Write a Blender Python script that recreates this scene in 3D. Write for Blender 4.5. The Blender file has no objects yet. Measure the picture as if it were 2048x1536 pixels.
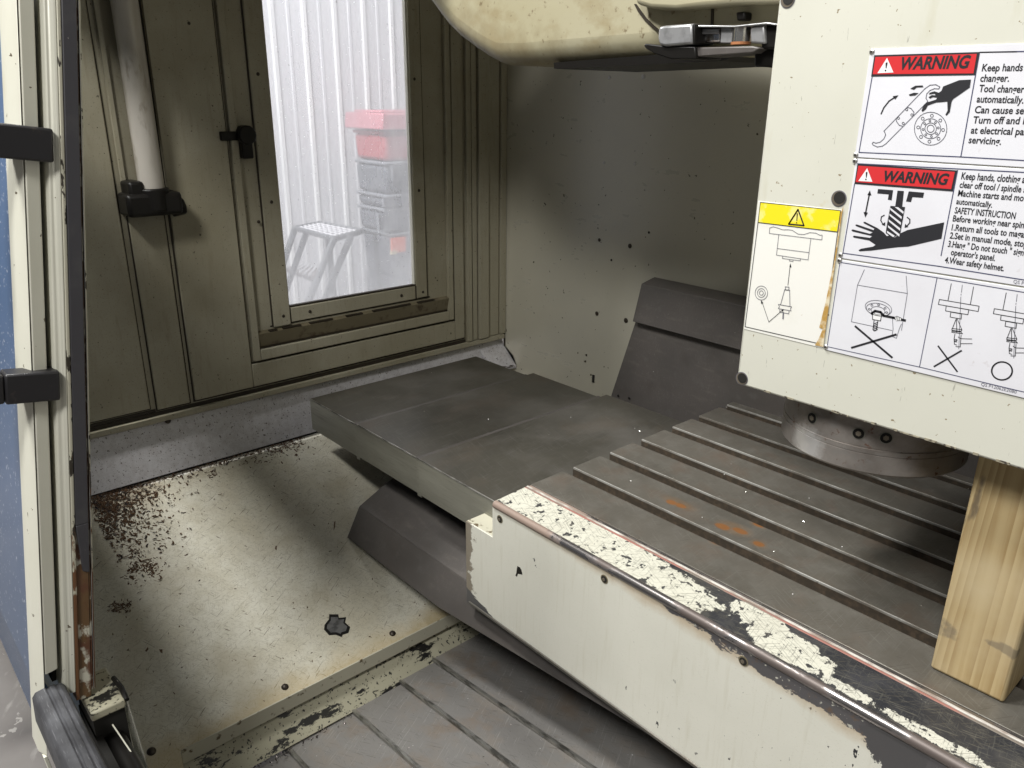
import bpy, bmesh, math, random
from mathutils import Vector, Matrix, geometry
import numpy as np
random.seed(7)
R = math.radians
SC = bpy.context.scene
COL = SC.collection

# ------------------------------------------------------------ camera
F_PX = 1585.1
RT = Vector((0.66356557, 0.74807273, 0.00824162))
UP = Vector((-0.25976859, 0.22006444, 0.94026162))
FW = Vector((-0.7015704, 0.62606615, -0.34035299))
CAM = Vector((0, 0, 0.8))
cd = bpy.data.cameras.new('camera'); cam = bpy.data.objects.new('camera', cd); COL.objects.link(cam)
m = Matrix((RT, UP, -FW)).transposed().to_4x4(); m.translation = CAM
cam.matrix_world = m
cd.sensor_width = 36; cd.lens = F_PX / 2048 * 36; cd.clip_start = 0.01; cd.clip_end = 60
SC.camera = cam

def at(px, py, ax, v):
    """where the sight line of a photo pixel (2048 wide) meets the real plane axis = v"""
    d = FW + RT * ((px - 1024) / F_PX) - UP * ((py - 768) / F_PX)
    return CAM + d * ((v - CAM[ax]) / d[ax])

# ------------------------------------------------------------ light
SC.view_settings.view_transform = 'Standard'; SC.view_settings.look = 'None'
SC.view_settings.exposure = 0; SC.view_settings.gamma = 1
w = bpy.data.worlds.new('World'); SC.world = w; w.use_nodes = True
bg = w.node_tree.nodes['Background']; bg.inputs[0].default_value = (0.94, 0.93, 0.90, 1); bg.inputs[1].default_value = 0.15

def area(name, pos, target, size, power, col=(1, 1, 1), sy=None):
    l = bpy.data.lights.new(name, 'AREA'); l.energy = power; l.color = col
    l.size = size
    if sy: l.shape = 'RECTANGLE'; l.size_y = sy
    o = bpy.data.objects.new(name, l); COL.objects.link(o)
    o.location = pos
    o.rotation_euler = (Vector(target) - Vector(pos)).to_track_quat('-Z', 'Y').to_euler()
    return o
KEY = area('ceiling_lamp_left', (-1.75, -1.35, 3.6), (-0.7, 1.1, 0), 0.55, 96, (1.0, 0.99, 0.96))
FILL = area('ceiling_lamp_right', (0.3, -1.8, 3.5), (-1.3, 0.7, -0.4), 0.8, 120, (1.0, 0.99, 0.96))
OVER = area('added_pan_light', (-2.08, -0.3, 4.0), (-1.9, 0.6, -0.3), 0.5, 165, (1.0, 0.99, 0.96))  # unseen lamp added to brighten the left of the pan
OUT = area('ceiling_lamp_outside', (-4.6, 1.2, 3.4), (-5.6, 2.6, 0), 1.6, 225, (0.97, 0.98, 1.0))

# ------------------------------------------------------------ materials
class NT:
    def __init__(s, name):
        s.m = bpy.data.materials.new(name); s.m.use_nodes = True
        s.t = s.m.node_tree; s.n = s.t.nodes; s.l = s.t.links
        s.b = s.n['Principled BSDF']
        s.geo = s.n.new('ShaderNodeNewGeometry'); s.pos = s.geo.outputs['Position']
    def link(s, a, b): s.l.new(a, b)
    def math(s, op, a, b=None, c=None, clamp=False):
        n = s.n.new('ShaderNodeMath'); n.operation = op; n.use_clamp = clamp
        for i, v in enumerate((a, b, c)):
            if v is None: continue
            if isinstance(v, (int, float)): n.inputs[i].default_value = v
            else: s.link(v, n.inputs[i])
        return n.outputs[0]
    def vec(s, scale=(1, 1, 1), rot=(0, 0, 0), loc=(0, 0, 0)):
        n = s.n.new('ShaderNodeMapping'); n.vector_type = 'POINT'
        s.link(s.pos, n.inputs[0]); n.inputs['Location'].default_value = loc
        n.inputs['Rotation'].default_value = rot; n.inputs['Scale'].default_value = scale
        return n.outputs[0]
    def noise(s, scale, stretch=(1, 1, 1), rot=(0, 0, 0), loc=(0, 0, 0), detail=4, rough=.55):
        r = s.vec((1, 1, 1), rot, loc)
        q = s.n.new('ShaderNodeMapping'); s.link(r, q.inputs[0]); q.inputs['Scale'].default_value = stretch
        n = s.n.new('ShaderNodeTexNoise'); s.link(q.outputs[0], n.inputs['Vector'])
        n.inputs['Scale'].default_value = scale; n.inputs['Detail'].default_value = detail
        n.inputs['Roughness'].default_value = rough
        return n.outputs['Fac']
    def ramp(s, f, lo, hi):
        n = s.n.new('ShaderNodeMapRange'); n.clamp = True
        s.link(f, n.inputs[0]); n.inputs[1].default_value = lo; n.inputs[2].default_value = hi
        return n.outputs[0]
    def dot(s, v):
        n = s.n.new('ShaderNodeVectorMath'); n.operation = 'DOT_PRODUCT'
        s.link(s.pos, n.inputs[0]); n.inputs[1].default_value = v
        return n.outputs['Value']
    def dist(s, c, rad, rot=(0, 0, 0)):
        inv = tuple(1 / r for r in rad)
        a = s.n.new('ShaderNodeVectorMath'); a.operation = 'SUBTRACT'; s.link(s.pos, a.inputs[0]); a.inputs[1].default_value = c
        b = s.n.new('ShaderNodeVectorMath'); b.operation = 'MULTIPLY'; s.link(a.outputs[0], b.inputs[0]); b.inputs[1].default_value = inv
        d = s.n.new('ShaderNodeVectorMath'); d.operation = 'LENGTH'; s.link(b.outputs[0], d.inputs[0])
        return d.outputs['Value']
    def mix(s, f, a, b):
        n = s.n.new('ShaderNodeMix'); n.data_type = 'RGBA'
        if isinstance(f, (int, float)): n.inputs[0].default_value = f
        else: s.link(f, n.inputs[0])
        for i, v in ((6, a), (7, b)):
            if isinstance(v, tuple): n.inputs[i].default_value = (*v, 1)
            else: s.link(v, n.inputs[i])
        return n.outputs[2]
    def mixf(s, f, a, b):
        n = s.n.new('ShaderNodeMix'); n.data_type = 'FLOAT'; s.link(f, n.inputs[0])
        for i, v in ((2, a), (3, b)):
            if isinstance(v, (int, float)): n.inputs[i].default_value = v
            else: s.link(v, n.inputs[i])
        return n.outputs[0]

def mask(t, L):
    k = L['k']
    if k == 'n':
        return t.ramp(t.noise(L['s'], L.get('st', (1, 1, 1)), L.get('r', (0, 0, 0)), L.get('o', (0, 0, 0)), L.get('d', 5), L.get('ro', .6)), L['lo'], L['hi'])
    if k == 'lin':
        a = t.math('ADD', t.dot(L['v']), L['c'])
        if 'amp' in L:
            nz = t.math('SUBTRACT', t.noise(L['s'], L.get('st', (1, 1, 1)), d if (d := L.get('r')) else (0, 0, 0), detail=L.get('d', 6), rough=.65), .5)
            a = t.math('MULTIPLY_ADD', nz, L['amp'], a)
        return t.ramp(a, 0, L.get('soft', .002))
    if k == 'ell':
        r = None
        for c, rad in L['e']:
            a = t.math('SUBTRACT', 1.0, t.dist(c, rad))
            r = a if r is None else t.math('MAXIMUM', r, a)
        if 'amp' in L:
            nz = t.math('SUBTRACT', t.noise(L['s'], L.get('st', (1, 1, 1)), detail=L.get('d', 6), rough=.7), .5)
            r = t.math('MULTIPLY_ADD', nz, L['amp'], r)
        return t.ramp(r, 0, L.get('soft', .1))

def mat(name, col, rough=.5, metal=0, layers=(), bump=None, spec=None, coat=0):
    t = NT(name); c = col; ro = rough; me = metal
    for L in layers:
        f = mask(t, L)
        for L2 in L.get('and', ()):
            f = t.math('MULTIPLY', f, mask(t, L2))
        if 'a' in L: f = t.math('MULTIPLY', f, L['a'])
        c = t.mix(f, c, L['col'])
        if 'rough' in L: ro = t.mixf(f, ro, L['rough'])
        if 'metal' in L: me = t.mixf(f, me, L['metal'])
    B = t.b
    if isinstance(c, tuple): B.inputs['Base Color'].default_value = (*c, 1)
    else: t.link(c, B.inputs['Base Color'])
    for nm, v in (('Roughness', ro), ('Metallic', me)):
        if isinstance(v, (int, float)): B.inputs[nm].default_value = v
        else: t.link(v, B.inputs[nm])
    if spec is not None: B.inputs['Specular IOR Level'].default_value = spec
    if coat: B.inputs['Coat Weight'].default_value = coat; B.inputs['Coat Roughness'].default_value = .12
    if bump:
        bs, bst, ba = bump
        n = t.n.new('ShaderNodeBump'); n.inputs['Strength'].default_value = ba; n.inputs['Distance'].default_value = .002
        t.link(t.noise(bs, bst, detail=3), n.inputs['Height']); t.link(n.outputs[0], B.inputs['Normal'])
    return t.m

def scr(s, ang, lo, hi, col, st=(1, 22, 6), **k):
    return dict(k='n', s=s, st=st, r=(0, 0, R(ang)), lo=lo, hi=hi, col=col, d=2, **k)

DK = (.035, .033, .030); BR = (.075, .045, .02); CREAM = (.60, .59, .49)
SPECKS = dict(k='n', s=90, lo=.715, hi=.74, col=(.03, .022, .012), d=3)
M = {}
M['wall'] = mat('grimy_cream_wall_paint', (.33, .305, .225), .42, 0, [
    dict(k='n', s=2, o=(3, 3, 3), lo=.42, hi=.62, col=(.39, .365, .28), a=.8),
    dict(k='n', s=3, lo=.45, hi=.75, col=(.26, .235, .16)),
    dict(k='n', s=30, st=(1, 3, .35), lo=.55, hi=.75, col=(.18, .145, .085), a=.3),
    dict(k='n', s=300, lo=.58, hi=.70, col=(.19, .155, .10), a=.6),
    dict(k='n', s=70, lo=.68, hi=.73, col=(.05, .035, .02), d=4), 
    dict(k='n', s=160, lo=.70, hi=.74, col=(.06, .04, .02), d=2)], bump=(60, (1, 1, 1), .08))
M['wall_edge'] = mat('dark_grime_in_joint', (.025, .018, .010), .6)
M['ledge'] = mat('brown_grime_ledge', (.17, .145, .09), .5, 0, [dict(k='n', s=25, lo=.55, hi=.7, col=(.07, .05, .03))])
M['back'] = mat('brushed_cream_back_panel', (.50, .475, .385), .29, .10, [
    dict(k='n', s=3, lo=.4, hi=.7, col=(.46, .44, .365)),
    dict(k='n', s=9, st=(1, 1, 3), lo=.62, hi=.8, col=(.52, .50, .43), rough=.22),
    dict(k='n', s=60, lo=.71, hi=.74, col=(.05, .04, .02), d=2)], bump=(140, (.3, 1, 6), .05), spec=.6)
M['steel_panel'] = mat('speckled_galvanised_panel', (.60, .59, .61), .42, .35, [
    dict(k='n', s=50, lo=.4, hi=.7, col=(.50, .48, .49)),
    dict(k='n', s=150, lo=.62, hi=.68, col=(.07, .055, .045), d=3), 
    dict(k='n', s=420, lo=.60, hi=.66, col=(.16, .14, .13), a=.7)])
PANG = (.075, .050, .025)
M['pan'] = mat('scratched_cream_pan_paint', (.66, .64, .545), .40, 0, [
    dict(k='n', s=4, lo=.35, hi=.7, col=(.57, .54, .44)),
    dict(k='n', s=2.2, o=(3, 1, 0), lo=.52, hi=.72, col=(.46, .40, .26), a=.7),
    dict(k='n', s=26, lo=.45, hi=.75, col=(.52, .49, .38), a=.7),
    scr(34, 20, .60, .68, (.36, .33, .25), st=(1, 16, 6), a=.75), scr(38, 75, .60, .68, (.34, .31, .23), st=(1, 16, 6), a=.75),
    scr(30, 130, .60, .68, (.36, .33, .25), st=(1, 18, 6), a=.6), scr(34, -40, .61, .68, (.36, .33, .26), st=(1, 18, 6), a=.6),
    scr(16, -32, .69, .70, (.14, .115, .08), st=(1, 24, 6), a=.9), scr(12, 58, .69, .70, (.12, .095, .065), st=(1, 30, 6), a=.9),
    dict(k='n', s=7, o=(1, 8, 0), lo=.50, hi=.72, col=(.40, .35, .24), a=.5),
    dict(k='n', s=95, lo=.735, hi=.75, col=(.05, .035, .02), d=4),
    dict(k='n', s=38, lo=.73, hi=.74, col=(.06, .035, .015), d=5),
    # rusty brown settlings towards the wall and the near corner
    dict(k='lin', v=(-1, -.25, 0), c=-1.98, amp=1.1, s=7, soft=.35, col=(.26, .17, .08), a=.75),
    dict(k='lin', v=(-1, -.45, 0), c=-2.12, amp=.75, s=60, soft=.10, col=(.07, .035, .015), a=.9),
    dict(k='lin', v=(1, 0, 0), c=1.485, amp=.10, s=14, soft=.05, col=(.42, .31, .13), a=.55),
    ], bump=(220, (1, 1, 1), .12))
M['pan_lip'] = mat('pan_lip_paint', (.50, .48, .38), .45, 0, [dict(k='n', s=40, lo=.6, hi=.66, col=(.12, .09, .05))])
M['chipped'] = mat('chipped_paint_strip', (.40, .38, .28), .5, 0, [
    dict(k='n', s=20, st=(1, .5, 1.6), lo=.55, hi=.565, col=(.018, .017, .016), d=9, ro=.72, rough=.3),
    dict(k='n', s=120, lo=.6, hi=.62, col=(.02, .02, .018))])
M['metal_dark'] = mat('dark_blued_way_cover_steel', (.088, .082, .067), .36, .4, [
    dict(k='n', s=5, lo=.38, hi=.66, col=(.062, .058, .048)),
    dict(k='n', s=2.6, o=(2, 7, 1), lo=.50, hi=.68, col=(.165, .155, .14), rough=.3, a=.7),  # paler blotches paint soft light onto the cover tops
    dict(k='n', s=9, st=(1, .6, 1), o=(1, 4, 2), lo=.52, hi=.72, col=(.12, .098, .075), rough=.5, a=.6),
    scr(14, 82, .60, .68, (.15, .145, .13), st=(1, 30, 6), a=.5), scr(12, 15, .61, .68, (.14, .135, .12), st=(1, 30, 6), a=.5), scr(50, 20, .66, .72, (.05, .05, .045), a=.5),
    dict(k='n', s=100, lo=.84, hi=.86, col=(.5, .49, .45), d=1)], bump=(80, (1, 1, 1), .04))
M['metal_side'] = mat('way_cover_side_steel', (.20, .195, .165), .36, .45, [
    dict(k='n', s=8, st=(.4, 1, 2), lo=.35, hi=.7, col=(.30, .295, .25)),
    dict(k='n', s=60, st=(.2, 1, 5), lo=.55, hi=.75, col=(.10, .095, .08), a=.6)])
M['plate'] = mat('scuffed_grey_plate_steel', (.27, .26, .245), .42, .3, [
    dict(k='n', s=4, lo=.35, hi=.7, col=(.21, .20, .19)),
    dict(k='n', s=14, st=(.6, 1, 1), lo=.5, hi=.7, col=(.29, .25, .21), a=.7),
    scr(14, 60, .62, .68, (.38, .37, .35), st=(1, 26, 6), a=.6), scr(12, -25, .63, .68, (.14, .13, .12), st=(1, 26, 6), a=.6), dict(k='n', s=9, o=(3, 0, 9), lo=.54, hi=.68, col=(.24, .18, .13), a=.6), scr(30, 10, .64, .70, (.12, .115, .11), a=.6),
    dict(k='n', s=120, lo=.8, hi=.82, col=(.7, .7, .68), d=1)], bump=(80, (1, 1, 1), .05))
M['fold'] = mat('worn_bright_fold', (.42, .41, .38), .3, .8, [dict(k='n', s=60, st=(.3, 1, 1), lo=.45, hi=.6, col=(.16, .155, .14))])
M['hood'] = mat('matt_charcoal_hood', (.105, .094, .087), .46, .15, [
    dict(k='n', s=30, st=(.5, 2, 2), o=(1, 1, 5), lo=.56, hi=.72, col=(.15, .135, .12), a=.6),
    dict(k='n', s=220, lo=.66, hi=.70, col=(.19, .18, .17), d=2, a=.5),
    scr(10, 85, .60, .68, (.15, .14, .13), st=(1, 30, 8), a=.45),
    dict(k='n', s=4, o=(9, 2, 2), lo=.5, hi=.62, col=(.085, .075, .068), rough=.3, a=.8),
    dict(k='n', s=6, lo=.4, hi=.75, col=(.08, .074, .069)),
    dict(k='n', s=25, lo=.60, hi=.8, col=(.135, .128, .12), a=.6),
    dict(k='n', s=100, lo=.84, hi=.86, col=(.5, .49, .45), d=1)])
M['table'] = mat('ground_cast_iron_table', (.155, .142, .120), .40, .35, [
    dict(k='n', s=5, lo=.35, hi=.7, col=(.115, .107, .090)),
    dict(k='n', s=22, lo=.45, hi=.75, col=(.20, .19, .168), a=.7),
    dict(k='n', s=11, o=(5, 0, 0), lo=.52, hi=.75, col=(.16, .115, .085), a=.7, rough=.5),
    scr(14, 30, .61, .68, (.23, .22, .195), st=(1, 30, 6), a=.5), scr(12, 88, .60, .68, (.22, .21, .185), st=(1, 40, 6), a=.5), scr(16, -60, .62, .68, (.09, .082, .068), st=(1, 26, 6), a=.6), scr(80, 85, .64, .7, (.09, .085, .07), a=.5),
    scr(30, -20, .68, .70, (.07, .065, .055), a=.6),
    dict(k='n', s=100, lo=.84, hi=.86, col=(.5, .49, .45), d=1),
    dict(k='ell', amp=.5, s=60, soft=.5, a=.35, col=(.24, .135, .055), rough=.6,
         e=[((-.872, 1.25, 0), (.05, .022, .1)), ((-.735, 1.25, 0), (.045, .028, .1)), ((-.729, 1.179, 0), (.020, .014, .1)), ((-.671, 1.235, 0), (.022, .018, .1)), ((-.711, 1.298, 0), (.022, .014, .1))]),
    dict(k='ell', amp=.35, s=120, soft=.35, a=.85, col=(.24, .095, .022), rough=.7,
         e=[((-.862, 1.245, 0), (.015, .010, .1)), ((-.884, 1.242, 0), (.015, .011, .1)), ((-.755, 1.238, 0), (.019, .013, .1)), ((-.722, 1.250, 0), (.019, .011, .1)), ((-.729, 1.179, 0), (.013, .009, .1)), ((-.671, 1.235, 0), (.013, .010, .1)), ((-.711, 1.298, 0), (.013, .008, .1))])])
M['slot'] = mat('dark_slot_cast_iron', (.045, .036, .026), .55, 0, [dict(k='n', s=90, lo=.45, hi=.7, col=(.085, .062, .042))])
M['bright'] = mat('worn_bright_steel_edge', (.42, .41, .38), .4, .3, [dict(k='n', s=30, st=(.4, 1, 1), lo=.42, hi=.6, col=(.22, .20, .17))])
WEAR = (.028, .029, .033)
M['trough_face'] = mat('worn_cream_guard_face', (.68, .67, .59), .40, 0, [
    dict(k='n', s=5, lo=.4, hi=.75, col=(.63, .62, .54)),
    dict(k='n', s=45, st=(2.5, 1, .18), lo=.55, hi=.75, col=(.55, .53, .43), a=.5),
    scr(40, 12, .665, .69, (.45, .43, .35), st=(5, 1, 30), a=.6),
    dict(k='n', s=16, st=(1.6, 1, .8), lo=.715, hi=.72, col=WEAR, d=5),
    dict(k='n', s=26, st=(1.6, 1, .7), o=(2, 0, 1), lo=.705, hi=.71, col=WEAR, d=5, **{'and': [dict(k='lin', v=(1, 0, 0), c=.75, soft=.1)]}),
    dict(k='n', s=70, st=(1.4, 1, .8), o=(4, 0, 4), lo=.70, hi=.71, col=WEAR, d=4, **{'and': [dict(k='lin', v=(1, 0, 0), c=.8, soft=.3)]}),
    # brown stain and bare metal along the rod, widening to the right
    dict(k='lin', v=(.055, 0, 1), c=.082, amp=.03, s=24, st=(1, 1, 1), soft=.02, col=(.42, .30, .17), a=.6),
    dict(k='lin', v=(.08, 0, 1), c=.074, amp=.065, s=26, st=(.7, 1, 1.4), soft=.0015, col=(.09, .085, .088), rough=.35, d=8),
    dict(k='n', s=110, lo=.62, hi=.635, col=(.50, .49, .42), rough=.45, d=7, **{'and': [dict(k='lin', v=(.08, 0, 1), c=.078, soft=.01)]}),
    dict(k='n', s=45, o=(7, 7, 7), lo=.60, hi=.68, col=(.13, .085, .055), rough=.6, d=6, a=.7, **{'and': [dict(k='lin', v=(.08, 0, 1), c=.078, soft=.01)]}),
    dict(k='ell', amp=1.3, s=34, d=9, soft=.02, col=(.075, .072, .074), rough=.35, e=[((-.285, .962, -.03), (.045, .1, .045))]),
    dict(k='lin', v=(-1, 0, 0), c=-1.205, amp=.09, s=30, soft=.004, col=(.12, .085, .05), a=.8),
    dict(k='lin', v=(-.35, 0, -1), c=-.690, amp=.03, s=90, st=(.15, 1, 1.5), soft=.002, col=(.07, .07, .075), rough=.3),
    ], bump=(300, (1, 1, 1), .04))
M['trough_top'] = mat('worn_black_and_cream_guard_top', WEAR, .36, 0, [
    dict(k='n', s=12, lo=.45, hi=.7, col=(.05, .05, .055), rough=.5),
    dict(k='n', s=90, st=(.7, 1.5, 1), lo=.66, hi=.68, col=(.60, .585, .45), d=7, **{'and': [dict(k='lin', v=(0, 1, 0), c=-1.028, soft=.03)]}),
    dict(k='ell', amp=1.15, s=46, d=12, soft=.02, col=(.60, .59, .50), rough=.45,
         e=[((-1.12, 1.02, 0), (.12, .20, 1)), ((-1.0, 1.010, 0), (.16, .055, 1)), ((-.87, 1.010, 0), (.16, .058, 1)), ((-.75, 1.002, 0), (.15, .044, 1)), ((-.475, 1.005, 0), (.075, .034, 1)), ((-.545, 1.035, 0), (.055, .026, 1))]),
    dict(k='ell', amp=2.0, s=95, d=9, soft=.03, col=(.58, .57, .49), rough=.45,
         e=[((-.375, .985, 0), (.05, .010, 1)), ((-.24, .985, 0), (.08, .010, 1))]),
    scr(22, 25, .60, .63, (.09, .085, .07), st=(1, 22, 3), a=.5), scr(20, -50, .61, .64, (.10, .09, .07), st=(1, 22, 3), a=.5),
    scr(26, 80, .61, .64, (.09, .09, .08), st=(1, 18, 3), a=.5), scr(24, -15, .61, .64, (.16, .15, .12), st=(1, 22, 3), a=.5),
    dict(k='n', s=60, lo=.585, hi=.60, col=(.05, .05, .05), d=9), dict(k='n', s=5, lo=.52, hi=.7, col=(.30, .27, .20), a=.25)], bump=(150, (1, 1, 1), .1))
M['red_line'] = mat('faded_red_sealant', (.33, .15, .12), .6, 0, [dict(k='n', s=45, st=(.3, 1, 1), lo=.42, hi=.55, col=(.20, .17, .14))])
M['white_line'] = mat('white_sealant_bead', (.60, .58, .53), .6, 0, [dict(k='n', s=50, st=(.3, 1, 1), lo=.42, hi=.56, col=(.30, .24, .20))])
M['rod'] = mat('bare_rounded_steel_edge', (.30, .28, .275), .25, .85, [
    dict(k='n', s=30, st=(.35, 1, 1), lo=.50, hi=.58, col=(.14, .115, .105), rough=.5, metal=.3),
    dict(k='lin', v=(-1, 0, 0), c=-.93, amp=.3, s=30, soft=.05, col=(.30, .225, .185), rough=.6, metal=.1)])
M['head'] = mat('head_cream_enamel', (.62, .615, .535), .38, 0, [
    dict(k='n', s=3, lo=.4, hi=.7, col=(.58, .575, .495)),
    dict(k='n', s=11, st=(2.4, 1, .6), lo=.62, hi=.8, col=(.52, .50, .38), a=.6),
    dict(k='n', s=17, o=(3, 2, 1), lo=.70, hi=.76, col=(.56, .47, .26), a=.6),
    scr(40, 0, .73, .74, (.25, .24, .2), st=(8, 1, .9), a=.6),
    dict(k='n', s=120, lo=.72, hi=.73, col=(.25, .2, .12), d=2)], bump=(200, (1, 1, 1), .03))
M['head_edge'] = mat('chipped_lower_edge', (.30, .27, .2), .6, 0, [dict(k='n', s=120, lo=.5, hi=.55, col=(.06, .05, .04))])
M['ring'] = mat('oily_spindle_nose_steel', (.34, .31, .285), .36, .5, [
    dict(k='n', s=12, lo=.42, hi=.65, col=(.22, .195, .175), rough=.4),
    dict(k='n', s=50, st=(1, 1, 1.6), lo=.52, hi=.70, col=(.30, .28, .26), rough=.3),
    dict(k='n', s=70, o=(4, 4, 4), lo=.62, hi=.70, col=(.13, .06, .035), rough=.6, metal=.3),
    dict(k='ell', amp=.9, s=60, soft=.5, a=.9, col=(.62, .60, .58), rough=.3, e=[((-.535, 1.09, .30), (.035, .06, .035))])])  # pale spot painted as a highlight on the ring's front
M['black'] = mat('oily_black_metal', (.010, .009, .008), .38, spec=.25)
M['void'] = mat('dark_interior', (.012, .011, .009), .8)
M['mag'] = mat('stained_magazine_housing', (.38, .35, .24), .50, 0, [
    dict(k='n', s=3.5, lo=.35, hi=.7, col=(.35, .315, .20)),
    dict(k='lin', v=(-.25, 0, -1), c=.62, amp=.30, s=14, soft=.16, col=(.15, .105, .045), a=.75),  # browner underside, with its shadow painted into the colour
    dict(k='n', s=12, st=(1, 1, 1.6), lo=.52, hi=.72, col=(.28, .23, .13), a=.8),
    dict(k='n', s=65, lo=.62, hi=.70, col=(.14, .10, .05), d=5, a=.8)], bump=(70, (1, 1, 1), .08))
M['arm'] = mat('grey_tool_arm_steel', (.34, .34, .345), .30, .4, [dict(k='n', s=40, lo=.5, hi=.7, col=(.22, .22, .22))])
M['arm_bright'] = mat('polished_arm_steel', (.62, .61, .60), .16, .95, [dict(k='n', s=50, st=(1, 1, .3), lo=.55, hi=.65, col=(.25, .2, .16))])
M['rust_band'] = mat('rusty_band', (.42, .17, .07), .55, .2)
M['wood'] = None
M['sign'] = mat('satin_aluminium_sign', (.72, .72, .76), .36, 0, [
    dict(k='n', s=7, lo=.45, hi=.75, col=(.66, .65, .69)),
    dict(k='n', s=60, lo=.68, hi=.76, col=(.5, .46, .46), a=.5)])
M['sticker'] = mat('white_sticker_vinyl', (.80, .79, .74), .35, 0, [
    dict(k='n', s=9, lo=.5, hi=.8, col=(.72, .70, .62)),
    dict(k='n', s=40, lo=.73, hi=.76, col=(.5, .42, .3), a=.6)])
M['yellow'] = mat('yellow_print', (.82, .70, .02), .3, 0, [dict(k='n', s=22, lo=.60, hi=.66, col=(.85, .78, .30), a=.7)])
M['red'] = mat('red_print', (.60, .030, .035), .4)
M['ink'] = mat('black_print', (.018, .018, .022), .5)
M['ink_blue'] = mat('dark_blue_print', (.05, .055, .12), .5)
M['ink_grey'] = mat('thin_grey_print', (.13, .13, .16), .5)
M['white'] = mat('white_print', (.80, .80, .80), .45)
M['glue'] = mat('torn_brown_glue_edge', (.45, .27, .07), .5, 0, [dict(k='n', s=60, lo=.45, hi=.6, col=(.70, .62, .45))])
M['rivet'] = mat('aluminium_rivet', (.60, .59, .57), .32, .8, [dict(k='n', s=200, lo=.6, hi=.7, col=(.2, .18, .15))])
M['screw'] = mat('dark_screw', (.05, .04, .03), .4, .5)
M['rim'] = mat('bore_wall', (.20, .17, .13), .4, .4)
M['door'] = mat('glossy_cream_door_paint', (.66, .65, .56), .30, 0, [
    dict(k='n', s=4, lo=.45, hi=.75, col=(.61, .60, .50)), dict(k='n', s=60, lo=.71, hi=.72, col=(.1, .08, .05), d=3),
    dict(k='n', s=9, st=(1, 1, .6), lo=.66, hi=.8, col=(.50, .44, .28), a=.6)])
M['door_chip'] = mat('chipped_door_corner_paint', (.60, .58, .47), .40, 0, [
    dict(k='n', s=50, st=(1, 1, .35), lo=.585, hi=.595, col=(.035, .028, .02), d=5),
    dict(k='lin', v=(0, .0, -1), c=.20, amp=.7, s=26, st=(1, 1, .5), soft=.03, col=(.17, .075, .03), d=6)])
M['seal'] = mat('dark_grey_door_seal', (.050, .048, .055), .5, 0, [dict(k='n', s=60, lo=.72, hi=.73, col=(.4, .38, .35)), dict(k='n', s=14, lo=.55, hi=.7, col=(.07, .068, .07))])
M['brownseal'] = mat('exposed_brown_primer', (.135, .075, .032), .5, 0, [
    dict(k='n', s=24, st=(1, 1, .6), lo=.50, hi=.53, col=(.58, .56, .47), d=7), dict(k='n', s=30, lo=.5, hi=.6, col=(.12, .05, .025))])
M['blue'] = mat('glossy_blue_paint', (.09, .155, .29), .28, 0, [
    dict(k='n', s=3, st=(.4, 1, 2), lo=.4, hi=.7, col=(.11, .18, .33)),
    dict(k='n', s=150, lo=.69, hi=.70, col=(.5, .55, .65), d=1)], spec=.25)
M['rubber'] = mat('dusty_rubber', (.036, .036, .040), .62, 0, [
    dict(k='n', s=14, lo=.42, hi=.72, col=(.085, .087, .095)), scr(60, 0, .62, .68, (.18, .18, .19), st=(.6, 12, 12), a=.5)], bump=(70, (.2, 1, 1), .3))
M['handle'] = mat('black_handle_plastic', (.018, .017, .019), .42, 0, [dict(k='n', s=60, lo=.62, hi=.75, col=(.05, .04, .035))])
M['concrete'] = mat('smooth_concrete_floor', (.22, .205, .19), .55, 0, [
    dict(k='n', s=3, lo=.35, hi=.7, col=(.17, .155, .145)),
    dict(k='n', s=9, st=(1, 3, 1), r=(0, 0, .5), lo=.6, hi=.75, col=(.29, .275, .255)),
    dict(k='n', s=24, lo=.66, hi=.68, col=(.40, .38, .35), d=3)])
M['siding'] = mat('white_corrugated_siding', (.66, .66, .69), .45, 0, [dict(k='n', s=1.4, st=(1, 2, .2), lo=.4, hi=.7, col=(.62, .62, .65))])
M['rib'] = mat('white_siding_rib', (.75, .75, .76), .5)
M['tube'] = mat('grey_painted_stool_tube', (.07, .075, .08), .45)
M['tread'] = mat('expanded_metal_tread', (.14, .125, .12), .6)
M['tote'] = mat('grey_tote_plastic', (.10, .108, .125), .5)
M['tote_rim'] = mat('pale_tote_rim', (.19, .20, .22), .5)
M['tote_dark'] = mat('charcoal_tote_plastic', (.085, .09, .105), .5)
M['redlid'] = mat('faded_red_lid_plastic', (.48, .17, .20), .45)
M['redtote'] = mat('red_tote_plastic', (.40, .06, .07), .5)
M['orange'] = mat('orange_label', (.75, .13, .05), .5)
M['tape'] = mat('tan_label', (.55, .45, .25), .5)
M['lampglass'] = mat('milky_lamp_tube', (.46, .43, .38), .28, 0, [dict(k='n', s=12, st=(1, 1, .25), lo=.45, hi=.7, col=(.27, .24, .19)), dict(k='n', s=40, st=(1, 1, .3), lo=.55, hi=.7, col=(.16, .13, .09), a=.7)])
M['debris'] = mat('dark_metal_swarf', (.15, .085, .045), .42, .2, [dict(k='n', s=300, lo=.45, hi=.6, col=(.05, .03, .018))])
M['swarf'] = mat('glinting_swarf', (.22, .19, .18), .25, .85, [dict(k='n', s=260, lo=.5, hi=.55, col=(.05, .04, .045))])
M['chipbright'] = mat('bright_metal_chips', (.75, .74, .70), .22, .9)
M['patch'] = mat('bare_patch_metal', (.20, .20, .20), .35, .6, [dict(k='n', s=90, st=(1, .5, 1), lo=.45, hi=.65, col=(.10, .10, .10))])

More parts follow.
